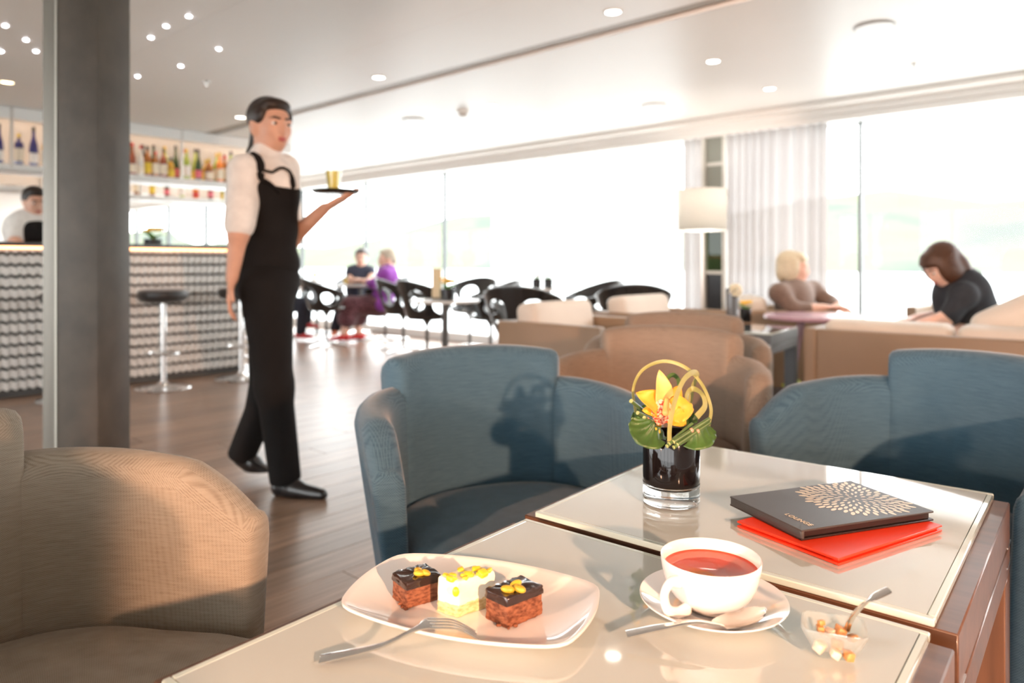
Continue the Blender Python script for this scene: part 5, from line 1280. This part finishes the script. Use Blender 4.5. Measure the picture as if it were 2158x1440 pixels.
# ---- seated people
def seated(label, d, px, facing, jn, top, hair, hair_kind, skin='skin_pale', bottom='dark_trousers', shoes='black_shoe', vox=.010, s=1.0, sleeve=.95, skirt=False, extra=None):
    """jn: picture joints (px, py, depth offset) for head, neck, hip, shoulders, elbows, wrists and optionally knees, ankles"""
    q = {k: at(v[0], v[1], d + (v[2] if len(v) > 2 else 0)) for k, v in jn.items()}
    t = thing('person', label, 'person', (0, 0, 0)); f = V3(facing).normalized()
    hp, P_, M = head_prims(q['head'], facing, s)
    mid = (q['neck'] + q['hip']) / 2; fr = V3((f.x, f.y, 0)).normalized(); Mt = frame(fr)[0]
    th = (q['neck'] - q['hip']).length
    tor = [('ell', q['neck'].lerp(q['hip'], .28), (.17 * s, .125 * s, .17 * s), Mt), ('ell', q['neck'].lerp(q['hip'], .62), (.155 * s, .13 * s, .17 * s), Mt), ('ell', q['hip'], (.175 * s, .15 * s, .11 * s), Mt), ('cap', q['neck'], .055 * s, q['head'] + V3((0, 0, -.05 * s)) - fr * .01, .047 * s), ('cap', q['sh1'], .058 * s, q['sh2'], .058 * s)]
    arm = []; slv = []
    for k, sgn in (('1', 1), ('2', -1)):
        a, b, c = q['sh' + k], q['el' + k], q['wr' + k]
        arm += limb(a, .050 * s, b, .040 * s, c, .026 * s) + hand_prims(c, (c - b), V3((0, 0, -1)), s, .3, sgn)
        if sleeve > 1: slv += limb(a, .064 * s, b, .052 * s) + limb(b, .052 * s, b.lerp(c, min(1, sleeve - 1)), .042 * s)
        else: slv += limb(a, .064 * s, a.lerp(b, sleeve), .056 * s)
    leg = []; lc = []
    if 'kn1' in q:
        for k in '12': leg += limb(q['hip'] + (q['kn' + k] - q['hip']) * .12, .085 * s, q['kn' + k], .058 * s, q['an' + k], .040 * s)
    else:
        kd = fr * .42 * s
        for k, sgn in (('1', 1), ('2', -1)):
            sdv = V3((fr.y, -fr.x, 0)) * .10 * sgn; kn = q['hip'] + kd + sdv; an = V3((kn.x + fr.x * .05, kn.y + fr.y * .05, .07)); q['kn' + k] = kn; q['an' + k] = an
            leg += limb(q['hip'] + sdv * .8, .085 * s, kn, .058 * s, an, .040 * s)
    bd = blob('body', hp + tor + arm + leg, skin, t, vox, .03)
    face_parts(bd, q['head'], facing, s, hair)
    blob('top', [(p[0], p[1], tuple(x + .014 for x in p[2]), p[3]) for p in tor[:3]] + slv + [('cap', q['sh1'], .068 * s, q['sh2'], .068 * s)], top, t, vox, .04)
    if skirt:
        blob('skirt', [('ell', q['hip'], (.185 * s, .17 * s, .12 * s), Mt)] + [p for k in '12' for p in limb(q['hip'], .13 * s, q['kn' + k], .105 * s, q['kn' + k].lerp(q['an' + k], .45), .115 * s)], bottom, t, vox, .06)
    else:
        blob('trousers', [('ell', q['hip'], (.18 * s, .16 * s, .115 * s), Mt)] + [p for k in '12' for p in limb(q['hip'] + (q['kn' + k] - q['hip']) * .12, .100 * s, q['kn' + k], .075 * s, q['an' + k], .062 * s)], bottom, t, vox, .04)
    for k in '12': h0 = gz(q['an' + k]); h0.z = max(0, q['an' + k].z - .085); shoe('shoe', h0 - fr * .04, h0 + fr * .15, shoes, t, .040, .06, .009)
    e = lambda x, y, z, r: ('ell', P_(x, y, z), tuple(u_ * s for u_ in r), M)
    hs = [e(0, -.028, .042, (.088, .098, .088)), e(0, .040, .088, (.062, .042, .030))]
    if hair_kind == 'bob': hs += [e(.066, -.012, -.012, (.032, .062, .085)), e(-.066, -.012, -.012, (.032, .062, .085)), e(0, -.075, -.025, (.085, .048, .085)), e(0, .066, .066, (.058, .030, .026))]
    if hair_kind == 'long': hs += [e(.064, .008, -.02, (.034, .075, .105)), e(-.064, .008, -.02, (.034, .075, .105)), e(0, -.075, -.045, (.088, .055, .115)), e(0, .072, .062, (.062, .032, .030)), e(0, -.11, -.13, (.06, .03, .04))]
    if hair_kind == 'short': hs += [e(.060, -.03, .018, (.026, .058, .055)), e(-.060, -.03, .018, (.026, .058, .055)), e(0, -.078, -.012, (.070, .036, .062))]
    blob('hair', hs, hair, bd, .008, .02)
    return t
seated('blonde woman in brown cardigan leaning back and looking out of the window', 5.3, 1670, (.82, -.42, -.05), {'head': (1672, 565), 'neck': (1666, 603), 'hip': (1690, 715, .05), 'sh1': (1642, 618, -.14), 'el1': (1672, 652, -.22), 'wr1': (1738, 648, -.24), 'sh2': (1712, 612, .12), 'el2': (1752, 640, .02), 'wr2': (1772, 650, -.18)},
       'brown_knit', 'hair_blonde', 'bob', sleeve=1.45, s=1.0)
seated('dark-haired woman in a charcoal tee bent forward on the long sofa', 4.15, 2010, (-.80, -.12, -.62), {'head': (1985, 558), 'neck': (2015, 598), 'hip': (2058, 705, .05), 'sh1': (2030, 622, -.15), 'el1': (2000, 668, -.17), 'wr1': (1938, 682, -.12), 'sh2': (2010, 616, .15), 'el2': (1985, 664, .18), 'wr2': (1928, 672, .10)},
       'navy_tee', 'hair_brown', 'long', sleeve=.92, s=.98)
seated('grey-haired person in a purple top and floral skirt at a café table', 8.6, 815, (-.90, -.35, -.10), {'head': (816, 546), 'neck': (822, 566), 'hip': (800, 642), 'sh1': (812, 578, -.16), 'el1': (786, 599, -.18), 'wr1': (762, 592, -.06), 'sh2': (826, 578, .14), 'el2': (792, 597, .16), 'wr2': (768, 591, .14), 'kn1': (738, 645, -.10), 'an1': (724, 702, -.12), 'kn2': (752, 645, .08), 'an2': (756, 700, .02)},
       'purple_knit', 'hair_grey', 'short', bottom='floral_skirt', shoes='red_shoe', skirt=True, sleeve=1.35)
seated('dark-haired person in a sleeveless navy top seated beside the person in purple', 9.3, 760, (.05, -.98, -.15), {'head': (762, 543), 'neck': (760, 564), 'hip': (754, 640, .1), 'sh1': (741, 572), 'el1': (738, 591, -.10), 'wr1': (750, 591, -.26), 'sh2': (779, 572), 'el2': (784, 590, -.10), 'wr2': (770, 591, -.26), 'kn1': (722, 640, -.30), 'an1': (706, 692, -.30), 'kn2': (740, 640, -.32), 'an2': (728, 690, -.32)},
       'navy_top', 'hair_charcoal', 'short', shoes='orange_shoe', sleeve=.25)
seated('person in dark trousers and red shoes half hidden behind the waitress', 8.85, 612, (.90, -.25, -.1), {'head': (596, 546), 'neck': (593, 566), 'hip': (602, 642), 'sh1': (590, 580, -.16), 'el1': (600, 612, -.18), 'wr1': (614, 612, -.14), 'sh2': (598, 580, .14), 'el2': (606, 610, .14), 'wr2': (616, 608, .10), 'kn1': (640, 642, -.12), 'an1': (634, 698, -.1), 'kn2': (646, 640, .1), 'an2': (646, 676, .1)},
       'navy_top', 'hair_charcoal', 'short', shoes='red_shoe', sleeve=1.2)
# barman behind the counter, in profile
vb_, db_ = at_u(66, 6.86); bd_ = db_
def B(px, py, dd=0.0): return at(px, py, bd_ + dd)
t = thing('person', 'barman in white shirt and black waistcoat behind the bar', 'person', (0, 0, 0))
bh = B(74, 426); bf_ = V3((.7, -.6, -.25)); hp, P_, M = head_prims(bh, bf_, 1.0)
tor = [('ell', B(62, 486), (.18, .125, .17), Matrix.Rotation(.4, 4, 'Z')), ('ell', B(58, 530), (.16, .12, .17), Matrix.Rotation(.4, 4, 'Z')), ('ell', B(58, 580), (.17, .13, .13), None), ('cap', B(66, 460), .055, B(72, 440), .05), ('cap', B(42, 470, -.05), .058, B(88, 470, .12), .058)]
ar = limb(B(40, 472, -.08), .052, B(30, 508, -.16), .042, B(52, 520, -.28), .028) + limb(B(92, 472, .12), .052, B(98, 510, .05), .042, B(84, 522, -.1), .028) + hand_prims(B(52, 520, -.28), V3((1, -.4, -.1)), V3((0, 0, -1)), 1.0, .4, 1) + hand_prims(B(84, 522, -.1), V3((-.4, -1, -.1)), V3((0, 0, -1)), 1.0, .4, -1)
bz = B(58, 600); lg = limb(V3((bz.x - .09, bz.y, .82)), .09, V3((bz.x - .09, bz.y, .46)), .06, V3((bz.x - .09, bz.y, .08)), .042) + limb(V3((bz.x + .09, bz.y, .82)), .09, V3((bz.x + .09, bz.y, .46)), .06, V3((bz.x + .09, bz.y, .08)), .042)
bd2 = blob('body', hp + tor + ar + lg, 'skin', t, .010, .03); face_parts(bd2, bh, bf_, 1.0, 'hair_dark')
blob('shirt', [(p[0], p[1], tuple(x + .010 for x in p[2]), p[3]) for p in tor[:2]] + [('cap', B(40, 472, -.08), .068, B(31, 506, -.15), .056), ('cap', B(92, 472, .12), .068, B(98, 508, .05), .056), ('cap', B(42, 470, -.05), .066, B(88, 470, .12), .066)], 'white_shirt', t, .010, .035)
blob('waistcoat', [('ell', B(66, 492), (.185, .140, .17), Matrix.Rotation(.4, 4, 'Z')), ('ell', B(60, 535), (.178, .14, .18), Matrix.Rotation(.4, 4, 'Z')), ('cap', B(56, 462, -.02), .05, B(60, 500, -.04), .08)], 'black_cloth', t, .010, .03)
blob('trousers', [('ell', V3((bz.x, bz.y, .85)), (.19, .15, .14), None)] + [(p[0], p[1], p[2] + .018, p[3], p[4] + .018) for p in lg], 'black_cloth', t, .012, .04)
blob('hair', [('ell', P_(0, -.028, .042), (.088, .098, .088), M), ('ell', P_(0, .04, .09), (.06, .042, .03), M), ('ell', P_(.06, -.03, .018), (.026, .058, .055), M), ('ell', P_(-.06, -.03, .018), (.026, .058, .055), M)], 'hair_dark', bd2, .008, .02)
for sx in (-.09, .09): shoe('shoe', V3((bz.x + sx, bz.y + .04, 0)), V3((bz.x + sx, bz.y - .16, 0)), 'black_shoe', t, .04, .06, .01)
